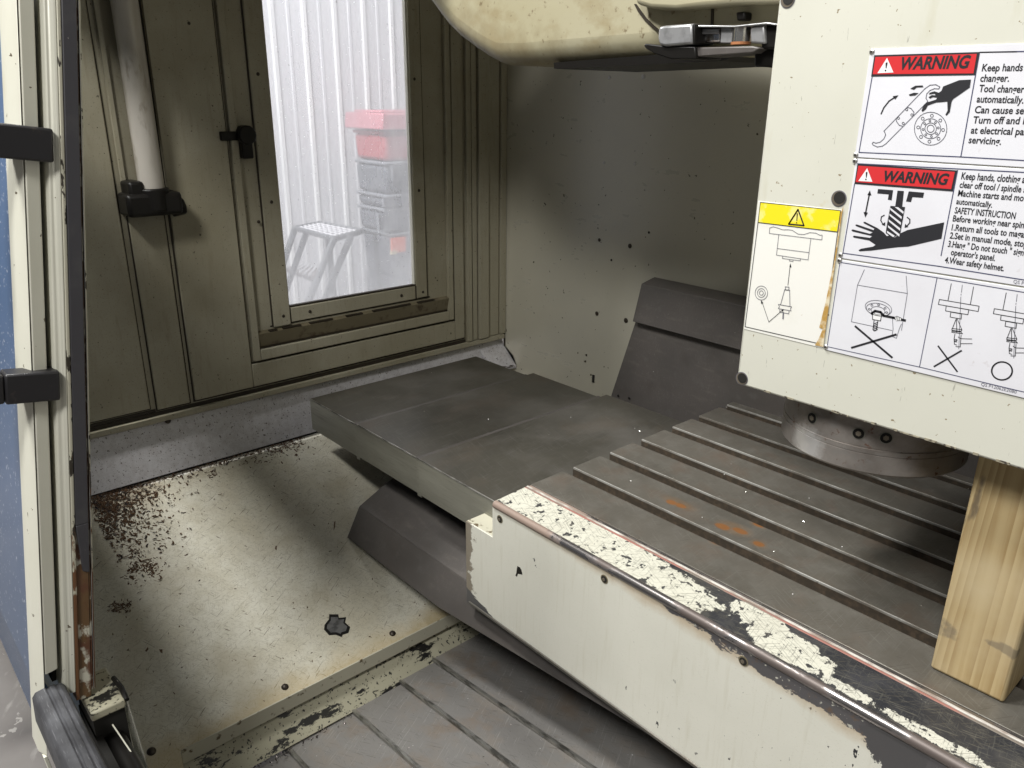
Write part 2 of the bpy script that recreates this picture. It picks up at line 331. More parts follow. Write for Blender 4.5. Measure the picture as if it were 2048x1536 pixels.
# wood
t = NT('pine_lumber')
ring = t.noise(9, (1.0, 1.0, .012), (R(1.5), R(-1.5), R(20)), detail=1, rough=.4)
rings = t.math('FRACT', t.math('MULTIPLY', ring, 22.0))
rr = t.ramp(rings, .1, .95)
c = t.mix(rr, (.50, .385, .205), (.36, .255, .120))
c = t.mix(t.math('MULTIPLY', t.ramp(t.noise(150, (1, 1, .03)), .45, .75), .5), c, (.30, .19, .07))
c = t.mix(t.ramp(t.noise(6), .45, .8), c, (.52, .43, .27))
c = t.mix(t.math('MULTIPLY', t.ramp(t.noise(26, (1, 1, .35)), .63, .70), .75), c, (.11, .085, .06))
g1 = t.ramp(t.math('MULTIPLY_ADD', t.math('SUBTRACT', t.noise(40), .5), 2.4, t.math('SUBTRACT', .7, t.dist((-.31, 1.117, .075), (.05, .05, .018)))), 0, .3)
g2 = t.ramp(t.math('MULTIPLY_ADD', t.math('SUBTRACT', t.noise(40, loc=(2, 2, 2)), .5), 2.4, t.math('SUBTRACT', .7, t.dist((-.215, 1.117, .085), (.045, .05, .010)))), 0, .3)
c = t.mix(t.math('MULTIPLY', t.math('MAXIMUM', g1, g2), .5), c, (.10, .09, .08))  # low dark marks paint shadow onto the block
t.link(c, t.b.inputs['Base Color']); t.b.inputs['Roughness'].default_value = .62
bn = t.n.new('ShaderNodeBump'); bn.inputs['Strength'].default_value = .25; bn.inputs['Distance'].default_value = .002
t.link(rings, bn.inputs['Height']); t.link(bn.outputs[0], t.b.inputs['Normal']); M['wood'] = t.m

# dirty acrylic window
t = NT('cloudy_acrylic_pane')
tr = t.n.new('ShaderNodeBsdfTransparent'); df = t.n.new('ShaderNodeBsdfDiffuse'); mx = t.n.new('ShaderNodeMixShader')
tl = t.n.new('ShaderNodeBsdfTranslucent'); ad = t.n.new('ShaderNodeMixShader')
ad.inputs[0].default_value = .75; t.link(df.outputs[0], ad.inputs[1]); t.link(tl.outputs[0], ad.inputs[2])
dc = t.mix(t.ramp(t.noise(120, detail=3), .70, .73), (.88, .88, .90), (.10, .07, .05))
t.link(dc, df.inputs[0]); t.link(dc, tl.inputs[0])
haze = t.math('MULTIPLY_ADD', t.ramp(t.noise(6, (1, 1.6, .7), detail=4), .40, .75), 0.16, .27)
low = t.ramp(t.dot((0, 0, -1)), -.36, -.20)
edge = t.math('MULTIPLY', low, .10)
hz = t.math('ADD', haze, edge)
spk = t.ramp(t.noise(150, detail=4), .70, .72)
hz = t.math('MAXIMUM', hz, t.math('MULTIPLY', spk, .9))
t.link(hz, mx.inputs[0]); t.link(tr.outputs[0], mx.inputs[1]); t.link(ad.outputs[0], mx.inputs[2])
t.link(mx.outputs[0], t.n['Material Output'].inputs['Surface']); M['pane'] = t.m
t = NT('thin_clear_guard')
tr = t.n.new('ShaderNodeBsdfTransparent'); mx = t.n.new('ShaderNodeMixShader'); mx.inputs[0].default_value = .28
tr.inputs[0].default_value = (.85, .87, .86, 1); t.b.inputs['Base Color'].default_value = (.5, .48, .42, 1); t.b.inputs['Roughness'].default_value = .15
t.link(tr.outputs[0], mx.inputs[1]); t.link(t.b.outputs[0], mx.inputs[2]); t.link(mx.outputs[0], t.n['Material Output'].inputs['Surface']); M['clear'] = t.m

# ------------------------------------------------------------ helpers
class MB:
    """collects shapes in world coordinates; build() links them as ONE mesh object"""
    def __init__(s): s.v = []; s.f = []
    def add(s, vs, fs):
        o = len(s.v); s.v += [tuple(v) for v in vs]; s.f += [tuple(i + o for i in f) for f in fs]; return s
    def box(s, a, b, fn=None):
        x0, y0, z0 = a; x1, y1, z1 = b
        vs = [(x, y, z) for z in (z0, z1) for (x, y) in ((x0, y0), (x1, y0), (x1, y1), (x0, y1))]
        if fn: vs = [fn(Vector(v)) for v in vs]
        return s.add(vs, [(3, 2, 1, 0), (4, 5, 6, 7), (0, 1, 5, 4), (1, 2, 6, 5), (2, 3, 7, 6), (3, 0, 4, 7)])
    def prism(s, poly, d):
        """closed solid: polygon (3-D points, any winding) swept along vector d"""
        P = [Vector(p) for p in poly]; d = Vector(d); n = len(P)
        nr = Vector((0, 0, 0))
        for i in range(n): nr += P[i].cross(P[(i + 1) % n])
        if nr.dot(d) > 0: P = P[::-1]
        vs = P + [p + d for p in P]
        fs = [tuple(range(n)), tuple(range(2 * n - 1, n - 1, -1))]
        fs += [(i, i + n, (i + 1) % n + n, (i + 1) % n) for i in range(n)]
        return s.add(vs, fs)
    def cyl(s, a, b, r, n=16, r2=None):
        a = Vector(a); b = Vector(b); d = (b - a).normalized()
        u = d.orthogonal().normalized(); v = d.cross(u); r2 = r if r2 is None else r2
        vs = []
        for p, q in ((a, r), (b, r2)):
            for i in range(n):
                t = 2 * math.pi * i / n; vs.append(p + u * (q * math.cos(t)) + v * (q * math.sin(t)))
        fs = [(i, (i + 1) % n, (i + 1) % n + n, i + n) for i in range(n)] + [tuple(range(n))[::-1], tuple(range(n, 2 * n))]
        return s.add(vs, fs)
    def tube(s, pts, r, n=10):
        pts = [Vector(p) for p in pts]
        vs = []; u = None
        for i, p in enumerate(pts):
            d = (pts[min(i + 1, len(pts) - 1)] - pts[max(i - 1, 0)]).normalized()
            u = d.orthogonal().normalized() if u is None else (u - d * u.dot(d)).normalized()
            v = d.cross(u)
            vs += [p + u * (r * math.cos(2 * math.pi * k / n)) + v * (r * math.sin(2 * math.pi * k / n)) for k in range(n)]
        fs = [(i * n + k, i * n + (k + 1) % n, (i + 1) * n + (k + 1) % n, (i + 1) * n + k) for i in range(len(pts) - 1) for k in range(n)]
        fs += [tuple(range(n))[::-1], tuple(range((len(pts) - 1) * n, len(pts) * n))]
        return s.add(vs, fs)
    def dome(s, c, nrm, r, h, n=12):
        c = Vector(c); nrm = Vector(nrm).normalized(); u = nrm.orthogonal().normalized(); v = nrm.cross(u)
        vs = []; K = 4
        for j in range(K):
            t = j / K * math.pi / 2
            for i in range(n):
                p = 2 * math.pi * i / n
                vs.append(c + (u * math.cos(p) + v * math.sin(p)) * (r * math.cos(t)) + nrm * (h * math.sin(t)))
        vs.append(c + nrm * h)
        fs = [(j * n + i, j * n + (i + 1) % n, (j + 1) * n + (i + 1) % n, (j + 1) * n + i) for j in range(K - 1) for i in range(n)]
        fs += [((K - 1) * n + i, (K - 1) * n + (i + 1) % n, K * n) for i in range(n)] + [tuple(range(n))[::-1]]
        return s.add(vs, fs)
    def build(s, name, m, parent=None, bevel=0, smooth=False, seg=2, kind=None, label=None):
        me = bpy.data.meshes.new(name); base = Vector(parent['_b']) if parent else Vector((0, 0, 0))
        root = parent
        me.from_pydata([tuple(Vector(v) - base) for v in s.v], [], s.f)
        b = bmesh.new(); b.from_mesh(me); bmesh.ops.recalc_face_normals(b, faces=b.faces[:]); b.to_mesh(me); b.free()
        me.materials.append(M[m] if isinstance(m, str) else m)
        o = bpy.data.objects.new(name, me); COL.objects.link(o)
        o['_b'] = list(base)
        if parent: o.parent = parent
        if bevel:
            q = o.modifiers.new('bevel', 'BEVEL'); q.width = bevel; q.segments = seg; q.limit_method = 'ANGLE'; q.angle_limit = R(35)
            q.harden_normals = False
        if smooth or bevel:
            for p in me.polygons: p.use_smooth = True
            if not bevel:
                me.set_sharp_from_angle(angle=R(38))
            else: me.set_sharp_from_angle(angle=R(60))
        if kind: o['kind'] = kind
        if label: o['label'] = label
        return o

def thing(name, label, cat, base, group=None):
    o = bpy.data.objects.new(name, None); COL.objects.link(o); o.location = base; o['_b'] = list(base)
    o.empty_display_size = .05
    o['label'] = label; o['category'] = cat
    if group: o['group'] = group
    return o
def tag(o, label, cat, group=None):
    o['label'] = label; o['category'] = cat
    if group: o['group'] = group
    return o
def box(name, a, b, m, parent, bevel=0, **k):
    return MB().box(a, b).build(name, m, parent, bevel=bevel, **k)

# ============================================================ SETTING
XW = -2.22; YB = 1.938
MB().add([(-14, -8, -.9), (8, -8, -.9), (8, 10, -.9), (-14, 10, -.9)], [(0, 1, 2, 3)]).build('workshop_floor', 'concrete', kind='structure')

# corrugated workshop wall far beyond the window
XS = -6.0
sw = MB().box((XS - .05, -.5, -.9), (XS, 6.5, 3.6)).build('workshop_wall', 'siding', kind='structure')
y = .32
while y < 5.5:
    b = MB().prism([(XS, y - .024, -.9), (XS + .016, y - .014, -.9), (XS + .016, y + .014, -.9), (XS, y + .024, -.9)], (0, 0, 4.5))
    b.build('siding_rib', 'rib', sw)
    b = MB().prism([(XS, y + .115, -.9), (XS + .005, y + .122, -.9), (XS + .005, y + .142, -.9), (XS, y + .149, -.9)], (0, 0, 4.5))
    b.build('siding_groove', 'siding', sw)
    y += .262

# ============================================================ ENCLOSURE SIDE WALL
W = thing('enclosure_side_wall', 'grimy cream inner side wall of the machine with tall window opening', 'wall', (XW, 1.2, -.09))
def wy(px, py, x=XW): return at(px, py, 0, x)
y_wl = wy(577, 613).y; z_wb = wy(577, 613).z; y_wr = wy(830, 573).y
z_wb = .188; ZT = 1.45; T = .02
YL = .05
z_low = -.075
wl = MB()
wl.box((XW - T, YL, z_low), (XW, y_wl, ZT)); wl.box((XW - T, y_wr, z_low), (XW, YB, ZT)); wl.box((XW - T, y_wl, z_low), (XW, y_wr, z_wb))
wl.build('wall_sheet', 'wall', W)
# lower folded lip and dark joint above it
MB().prism([(XW, YL, -.080), (XW + .014, YL, -.072), (XW + .014, YL, -.058), (XW, YL, -.056)], (0, YB - YL - .01, 0)).build('lower_lip', 'wall', W)
box('joint_gap', (XW + .0005, YL, -.0565), (XW + .0035, wy(930, 685).y, -.0455), 'wall_edge', W)
box('joint_gap', (XW + .0005, .46, -.0445), (XW + .0025, .632, -.036), 'wall_edge', W)
# raised sheet panels
def sheet(name, y0, y1, z0, z1, t0=.006, m='wall', bev=.003):
    box(name + '_seam', (XW + .0003, y0 - .0035, z0 - .0035), (XW + .0018, y1 + .0035, z1), 'wall_edge', W)
    return box(name, (XW, y0, z0), (XW + t0, y1, z1), m, W, bevel=bev)
sheet('raised_panel', YL, .617, -.030, ZT, .008)
sheet('raised_panel', .637, .728, -.040, ZT, .005)
# the wide panel is cut around the window
def ring_panel(name, y0, y1, z0, y2, y3, z2, t0, t1, m='wall', bev=.003):
    b = MB(); b.box((XW + t0, y0, z0), (XW + t1, y2, ZT)); b.box((XW + t0, y3, z0), (XW + t1, y1, ZT)); b.box((XW + t0, y2, z0), (XW + t1, y3, z2))
    return b.build(name, m, W, bevel=bev)
ring_panel('wide_panel_seam', .739, 1.742, -.0415, .925, 1.690, .040, .0003, .0022, 'wall_edge', 0)
ring_panel('wide_panel', .743, 1.738, -.036, .921, 1.694, .036, 0, .010)
ring_panel('inner_panel', .929, 1.686, .044, .951, 1.664, .078, 0, .016)
# brown ledge under the window
MB().prism([(XW, .951, .080), (XW + .004, .951, .084), (XW + .016, .951, .126), (XW, .951, .132)], (0, .713, 0)).build('drip_ledge', 'ledge', W)
b = MB()
for a0, a1 in ((.985, 1.01), (1.03, 1.09), (1.12, 1.20), (1.25, 1.31), (1.35, 1.50), (1.53, 1.60)):
    b.box((XW + .006, a0, .1285), (XW + .0165, a1, .1325))
b.box((XW + .002, .953, .0785), (XW + .009, 1.66, .0825))
b.build('ledge_grime', 'wall_edge', W)
# window frame: three flanges and pane
gl = y_wl - .002
box('frame_joint', (XW + .0003, y_wl - .065, z_wb - .050), (XW + .0016, y_wr + .060, z_wb - .046), 'wall_edge', W)
box('window_frame', (XW, y_wl - .056, z_wb - .052), (XW + .009, y_wl, ZT), 'wall', W, bevel=.003, label='left upright of the window frame')
box('window_frame', (XW, y_wr, z_wb - .044), (XW + .009, y_wr + .046, ZT), 'wall', W, bevel=.003, label='right upright of the window frame')
box('window_frame', (XW, y_wl + .002, z_wb - .046), (XW + .007, y_wr - .002, z_wb), 'wall', W, bevel=.003, label='bottom bar of the window frame')
b = MB(); b.box((XW + .0005, y_wl - .059, z_wb - .05), (XW + .0055, y_wl - .0555, ZT)); b.box((XW + .0005, y_wr + .0455, z_wb - .04), (XW + .0055, y_wr + .049, ZT))
b.box((XW + .004, y_wl - .001, z_wb - .045), (XW + .0075, y_wl + .0025, z_wb)); b.box((XW + .003, y_wr - .0025, z_wb - .043), (XW + .0075, y_wr + .001, z_wb)); b.build('frame_shadow_joint', 'wall_edge', W)
MB().box((XW - .014, y_wl - .02, z_wb - .02), (XW - .010, y_wr + .02, ZT)).build('window_pane', 'pane', W)
box('pane_gasket', (XW - .009, y_wl, z_wb), (XW + .004, y_wr, z_wb + .006), 'wall_edge', W)
box('pane_edge', (XW - .009, y_wr - .005, z_wb + .006), (XW + .003, y_wr - .001, ZT), 'door', W)
for px, py in ((567, 632), (620, 623), (803, 591), (846, 584), (543, 404), (838, 381), (516, 148), (829, 158)):
    p = wy(px, py, XW + .009)
    MB().dome((XW + .0085, p.y, p.z), (1, 0, 0), .0052, .003).build('frame_screw', 'screw', W)
for px, py in ((375, 47), (515, 443)):
    p = wy(px, py); MB().dome((XW + .008, p.y, p.z), (1, 0, 0), .005, .004).build('wall_screw', 'screw', W)
p = wy(335, 843); MB().dome((XW + .004, p.y, p.z + .004), (1, 0, 0), .009, .008).build('lip_screw', 'screw', W)
# uprights right of the window, towards the corner
for a0, a1, t0 in ((1.752, 1.772, .014), (1.778, 1.800, .009), (1.806, 1.850, .016), (1.856, 1.905, .006), (1.910, 1.9365, .012)):
    box('corner_upright', (XW, a0, -.054), (XW + t0, a1, ZT), 'wall', W, bevel=.002)
b = MB()
for yy in (1.775, 1.803, 1.853, 1.9075): b.box((XW + .0004, yy - .0015, -.05), (XW + .003, yy + .0015, ZT))
b.build('upright_joint', 'ledge', W)
# black catch beside the window
L = at(478, 285, 0, XW)
bx = thing('window_catch', 'oily black catch on the side wall left of the window', 'latch', (XW + .008, L.y, L.z))
a = at(442, 272, 0, XW + .02); c_ = at(488, 272, 0, XW + .02)
MB().box((XW + .006, a.y, a.z - .013), (XW + .020, c_.y, a.z + .011)).build('catch_bar', 'black', bx, bevel=.003)
c_ = at(493, 270, 0, XW + .03)
MB().cyl((XW + .006, c_.y, c_.z), (XW + .040, c_.y, c_.z), .026, 14).build('catch_body', 'black', bx, bevel=.004)
c_ = at(494, 298, 0, XW + .03)
MB().box((XW + .008, c_.y - .015, c_.z - .026), (XW + .034, c_.y + .017, c_.z + .02)).build('catch_tongue', 'black', bx, bevel=.004)

# work light: milky tube with black socket
p0 = at(305, 385, 0, XW + .05); p1 = at(250, 0, 0, XW + .05)
WL = thing('work_light', 'unlit milky tube work light standing on a black socket', 'lamp', (XW + .03, p0.y, p0.z))
MB().cyl((XW + .05, p0.y, p0.z - .02), (XW + .05, p0.y - .004, 1.42), .031, 20).build('lamp_tube', 'lampglass', WL, smooth=True)
box('lamp_channel', (XW, p0.y - .060, p0.z - .03), (XW + .015, p0.y - .050, ZT), 'wall', WL); box('lamp_channel', (XW, p0.y + .052, p0.z - .03), (XW + .015, p0.y + .064, ZT), 'wall', WL)
MB().cyl((XW + .05, p0.y, p0.z - .045), (XW + .05, p0.y, p0.z + .012), .041, 14).build('lamp_collar', 'black', WL, bevel=.004)
q0 = at(250, 432, 0, XW + .05); q1 = at(360, 425, 0, XW + .05)
MB().box((XW + .002, q0.y, q0.z - .003), (XW + .085, q1.y, q0.z + .055)).build('lamp_socket', 'black', WL, bevel=.010)
MB().box((XW + .002, q0.y + .012, q0.z + .02), (XW + .075, q0.y + .05, q0.z + .085)).build('socket_clamp', 'black', WL, bevel=.008)
MB().cyl((XW + .05, q1.y - .022, q0.z + .01), (XW + .05, q1.y + .012, q0.z + .015), .024, 8).build('socket_knob', 'black', WL, bevel=.004)

# galvanised splash panel below the wall
z_sb = -.238
SP = MB().prism([(XW - .012, YL, -.078), (XW + .040, YL, -.222), (XW + .036, YL, -.224), (XW - .016, YL, -.080)], (0, YB - YL, 0)).build('splash_panel', 'steel_panel', None)
box('dark_gap', (XW + .028, YL, -.26), (XW + .031, 1.30, -.2215), 'void', SP)  # black strip standing in for the darkness of the open gap
tag(SP, 'speckled bare metal strip between the cream side wall and the pan', 'splash panel')
p = at(1020, 722, 1, YB - .03)
MB().prism([(XW - .004, YB - .12, -.10), (XW - .004, YB - .002, -.10), (XW + .055, YB - .002, -.135), (XW + .075, YB - .002, -.17), (XW + .04, YB - .10, -.17)], (0, 0, -.010)).build('corner_flange', 'steel_panel', SP)

# back panel
BP = thing('enclosure_back_panel', 'plain semi-gloss cream back panel of the machine interior', 'wall', (-1.2, YB, -.4))
box('back_sheet', (XW, YB, -.75), (1.0, YB + .02, 1.45), 'back', BP)
box('corner_joint', (XW + .001, YB - .004, -.3), (XW + .007, YB - .0005, 1.45), 'wall_edge', BP)
for px, py, r in ((1219, 155, .006), (1287, 153, .008), (1208, 325, .005), (1271, 327, .006), (1199, 480, .006), (1260, 492, .008), (1194, 627, .008), (1252, 641, .009), (1223, 520, .004), (1173, 710, .004), (1298, 465, .004)):
    p = at(px, py, 1, YB)
    MB().dome((p.x, YB - .0005, p.z), (0, -1, 0), r, .003, 8).build('plug_hole', 'screw' if py > 400 else 'rivet', BP)
p = at(1187, 757, 1, YB); MB().box((p.x - .005, YB - .003, p.z - .014), (p.x + .006, YB - .0004, p.z + .014)).build('slot_hole', 'void', BP, bevel=.003)

RF = thing('light_blocker', 'unseen cream sheets added over the left rear bay to block light', 'light blocker', (-1.6, 1.0, 1.16))  # out-of-view sheets added to keep lamp light off the walls
box('blocker_sheet', (XW, .40, 1.16), (-1.62, 1.20, 1.18), 'wall', RF)
box('blocker_lip', (XW, .385, 1.14), (-1.62, .399, 1.20), 'wall', RF)
box('rear_blocker_sheet', (XW, 1.201, 1.452), (-1.08, YB + .02, 1.47), 'wall', RF)
box('blocker_riser', (XW, 1.201, 1.16), (-1.62, 1.22, 1.4515), 'wall', RF)

# ============================================================ FLOOR PAN
sl = (-.229 + .5) / (2.2 - 1.43)
def zp(x): return -.5 + (-1.43 - x) * sl
PE = -1.432
PAN = thing('chip_pan', 'scratched cream sloping chip pan under the side window', 'pan', (-1.8, .7, zp(-1.8)))
YP0 = .215
poly = [(-2.30, YP0), (-1.30, YP0), (-1.30, .325), (PE, .352), (PE, 1.9), (-2.30, 1.9)]
vs = [(x, yy, zp(x)) for x, yy in poly]
MB().prism(vs, (0, 0, -.003)).build('pan_sheet', 'pan', PAN)
MB().prism([(PE, .352, zp(PE)), (-1.30, .325, zp(-1.30)), (-1.30, .325, zp(-1.3) - .034), (PE, .352, zp(PE) - .034)], (-.004, -.004, 0)).build('pan_lip', 'pan_lip', PAN, label='angled near end of the folded pan edge')
box('pan_lip', (PE - .003, .353, zp(PE) - .036), (PE + .0015, 1.9, zp(PE) + .0005), 'pan_lip', PAN, bevel=.0008)
nrm = Vector((sl, 0, 1)).normalized()
for px, py, r in ((303, 1503, .0095), (570, 1374, .0085), (785, 1267, .0085)):
    d = at(px, py, 2, 0) - CAM; P0 = Vector((-1.43, 0, -.5)); s_ = (P0 - CAM).dot(nrm) / d.dot(nrm); q = CAM + d * s_
    MB().dome(q, nrm, r, r * .7, 16).build('pan_bolt', 'screw', PAN, smooth=True)
def on_pan(px, py):
    d = at(px, py, 2, 0) - CAM; P0 = Vector((-1.43, 0, -.5)); return CAM + d * ((P0 - CAM).dot(nrm) / d.dot(nrm))
def blot(pts, off, name, m, parent, fn):
    P = [fn(*p) + nrm * off for p in pts]
    return MB().prism(P, nrm * .0006).build(name, m, parent)
st = [(652, 1250), (660, 1240), (660, 1232), (676, 1232), (677, 1238), (690, 1237), (688, 1246), (697, 1254), (694, 1264), (684, 1267), (682, 1271), (672, 1267), (660, 1268), (651, 1258)]
blot([((x - 673) * 1.14 + 673, (y - 1251) * 1.16 + 1251) for x, y in st], .0002, 'patch_outline', 'black', PAN, on_pan)
blot([((x - 674) * .88 + 674, (y - 1253) * .86 + 1253) for x, y in st], .0010, 'bare_patch', 'patch', PAN, on_pan)
for pts in ([(253, 1301), (258, 1297), (257, 1302)], [(290, 1302), (296, 1294), (297, 1299), (293, 1304)],
            [(318, 1299), (325, 1299), (325, 1307), (321, 1305)], [(668, 1045), (671, 1042), (670, 1055), (667, 1062)], [(551, 1092), (554, 1092), (553, 1101), (550, 1098)]):
    blot(pts, .0004, 'paint_chip', 'debris', PAN, on_pan)
# strip below the lip and the debris-lined gutter
MB().prism([(PE - .016, .10, zp(PE) - .038), (PE - .016 + .055, .10, -.60), (PE - .016 + .045, .10, -.61), (PE - .03, .10, zp(PE) - .038)], (0, 1.3, 0)).build('lower_strip', 'chipped', PAN)

# ============================================================ Y WAY COVER (front plates)
tl = math.tan(R(7)); 
def zw(x, o=0): return -.593 + (x + 1.4) * tl + o
YC = thing('front_way_cover', 'dark grey telescopic way cover plates sloping below the table', 'way cover', (-1.1, .7, zw(-1.1)))
edges = [.05, .22, .395, .569, .739, .879, .986, 1.152, 1.30]
XR = 0.3
for i in range(len(edges) - 1):
    y0, y1 = edges[i], edges[i + 1]; o = .0075 * i - .036
    y1b = y1 + (.02 if i < len(edges) - 2 else 0)
    xl = -1.425
    cp = MB().prism([(xl, y0, zw(xl, o)), (XR, y0, zw(XR, o)), (XR, y1b, zw(XR, o)), (xl, y1b, zw(xl, o))], (0, 0, -.0035)).build('cover_plate', 'plate', YC, bevel=.001)
    MB().prism([(xl, y0 - .004, zw(xl, o + .0018)), (XR, y0 - .004, zw(XR, o + .0018)), (XR, y0 + .005, zw(XR, o + .0022)), (xl, y0 + .005, zw(xl, o + .0022))], (0, 0, -.008)).build('plate_wiper', 'fold', cp, bevel=.001)
# saddle base behind the plates
box('cover_base', (-1.62, 1.153, -.72), (.3, 1.17, -.36), 'hood', YC)

# ============================================================ SADDLE HOODS
HX = -1.77
FH = thing('front_saddle_hood', 'matt charcoal folded hood below the table in front', 'hood', (HX, 1.0, -.3))
MB().prism([(HX, a, b) for a, b in [(1.16, -.225), (1.084, -.2547), (1.004, -.292), (1.0075, -.296), (1.085, -.259), (1.16, -.229)]], (1.95, 0, 0)).build('hood_top', 'hood', FH, bevel=.0012)
MB().prism([(HX, 1.004, -.2925), (HX, .959, -.3755), (-1.34, .959, -.3755), (-.70, .984, -.3290), (.18, .986, -.326), (.18, 1.004, -.2925)], (0, .004, -.002)).build('hood_front', 'hood', FH, bevel=.0012)
box('hood_underside', (HX + .03, 1.05, -.33), (.18, 1.155, -.30), 'hood', FH)
RH = thing('rear_saddle_hood', 'matt charcoal stepped hood standing behind the table', 'hood', (-1.3, 1.88, -.05))
yh = 1.885
q = [at(*p, 1, yh - .03) for p in ((1283, 567), (1265, 643), (1485, 699), (1485, 604))]
xl0 = at(1283, 567, 1, yh - .03).x; xl1 = at(1265, 643, 1, yh - .045).x
zt = at(1283, 567, 1, yh - .03).z; zb = at(1265, 643, 1, yh - .045).z
XE = .35
def slab(pts, th, name, m, par, bev=.0015):
    return MB().prism(pts, th).build(name, m, par, bevel=bev)
slab([(xl0, yh - .03, zt), (xl1, yh - .045, zb), (XE, yh - .045, zb), (XE, yh - .03, zt)], (0, .004, 0), 'upper_plate', 'hood', RH)
slab([(xl0, yh - .0295, zt), (xl0 - .0, yh + .03, zt + .012), (XE, yh + .03, zt + .012), (XE, yh - .0295, zt)], (0, 0, -.004), 'upper_plate_top', 'hood', RH)
a = at(1272, 648, 1, yh - .02); b_ = at(1222, 797, 1, yh - .045)
slab([(a.x, yh - .018, zb + .008), (b_.x, yh - .05, b_.z), (b_.x - .03, yh - .055, -.30), (XE, yh - .055, -.30), (XE, yh - .018, zb + .008)], (0, .004, 0), 'lower_plate', 'hood', RH)
for px, py in ((1236, 791), (1258, 796)):
    p = at(px, py, 1, yh - .052); MB().dome((p.x, yh - .0515, p.z), (0, -1, 0), .004, .003).build('hood_screw', 'black', RH)

# ============================================================ X WAY COVERS
XC = thing('side_way_cover', 'three-stage grey telescopic cover between table and side wall', 'way cover', (-1.5, 1.3, -.09))
secs = [(-1.487, -1.1385, -.045, 1.0165, 1.712), (-1.800, -1.478, -.056, 1.030, 1.700), (-2.088, -1.790, -.067, 1.040, 1.690)]
for i, (x0, x1, z, ya, yb) in enumerate(secs):
    nm = 'cover_stage'
    MB().prism([(x0, ya, z - .10), (x0, ya, z), (x0, yb, z), (x0, yb, z - .10), (x0, yb - .004, z - .10), (x0, yb - .004, z - .004), (x0, ya + .003, z - .004), (x0, ya + .003, z - .10)], (x1 - x0, 0, 0)).build(nm, 'metal_dark', XC, bevel=.0025)
    MB().box((x0 + .001, ya - .0008, z - .0995), (x1 - .001, ya + .0005, z - .004)).build('cover_side', 'metal_side', XC)
    MB().box((x0 + .001, ya - .0012, z - .0035), (x1 - .001, ya + .0018, z + .0003)).build('cover_fold', 'fold', XC, bevel=.001)
    if i < 2:
        yn = secs[i + 1][3]; zn = secs[i + 1][2]
        MB().box((x0 - .022, yn - .0045, zn - .104), (x0 - .004, yn + .001, zn + .0002)).build('wiper_lip', 'metal_side', XC, bevel=.0012)
        MB().box((x0 - .0038, yn - .0015, zn - .10), (x0 - .0005, yn + .001, zn + .0004)).build('stage_gap', 'void', XC)  # dark strip painted on to shade the stage seam
        MB().box((x0 - .022, yn - .004, zn + .0004), (x0 - .004, yb - .014, zn + .0042)).build('wiper_lip', 'hood', XC, bevel=.0012)
        MB().box((x0 - .0038, yn - .001, zn + .0002), (x0 - .0005, yb - .014, zn + .0012)).build('stage_gap', 'void', XC)
box('end_plate', (-2.088, 1.044, -.16), (-2.084, 1.686, -.071), 'metal_side', XC)

# ============================================================ TABLE
XT = -1.138; XTR = 1.0; YF = 1.0735; YK = 1.862
TB = thing('machine_table', 'dark ground cast iron table with long parallel slots', 'machine table', (-.3, 1.45, -.12))
slots = [1.206, 1.332, 1.450, 1.574, 1.689, 1.817]; SW = .034
b = MB(); b.box((XT, YF, -.12), (XTR, YK, -.026))
b.build('table_body', 'slot', TB)
ys = [YF] + [v for s_ in slots for v in (s_ - SW, s_)] + [YK]
for i in range(0, len(ys), 2):
    box('table_strip', (XT, ys[i], -.0262), (XTR, ys[i + 1], 0), 'table', TB, bevel=.0012)
for s_ in slots:
    box('slot_wall', (XT + .0015, s_ - .0012, -.026), (XTR, s_ - .0002, -.0045), 'slot', TB)  # dark liner added on each slot's far wall
    box('slot_edge', (XT + .002, s_ - .0006, -.0045), (XTR, s_ + .0018, .0005), 'bright', TB, bevel=.0006)
    box('slot_edge', (XT + .002, s_ - SW - .0020, -.003), (XTR, s_ - SW + .0004, .0003), 'table', TB)
# bright loose chips on the table
rng = random.Random(3)
b = MB()
for i in range(46):
    x = rng.uniform(-1.13, -.2); yy = rng.uniform(1.09, 1.84); r = rng.uniform(.0008, .0018)
    if rng.random() < .35: x = rng.uniform(-1.9, -1.15); yy = rng.uniform(.98, 1.58)
    z = .0004 if x > -1.138 else (-.0445 if x > -1.487 else (-.0555 if x > -1.80 else -.0665))
    if x < -1.14: yy = max(yy, 1.05)
    an = rng.uniform(0, 6.28); L_ = r * rng.uniform(1, 2.4)
    c0, s0 = math.cos(an), math.sin(an)
    b.add([(x + c0 * L_, yy + s0 * L_, z), (x - s0 * r, yy + c0 * r, z), (x - c0 * L_, yy - s0 * L_, z), (x + s0 * r, yy - c0 * r, z), (x, yy, z + r)], [(0, 1, 4), (1, 2, 4), (2, 3, 4), (3, 0, 4), (3, 2, 1, 0)])
o = b.build('loose_chips', 'chipbright', None, kind='stuff'); tag(o, 'tiny bright metal chips scattered over the table and way cover', 'metal chips')

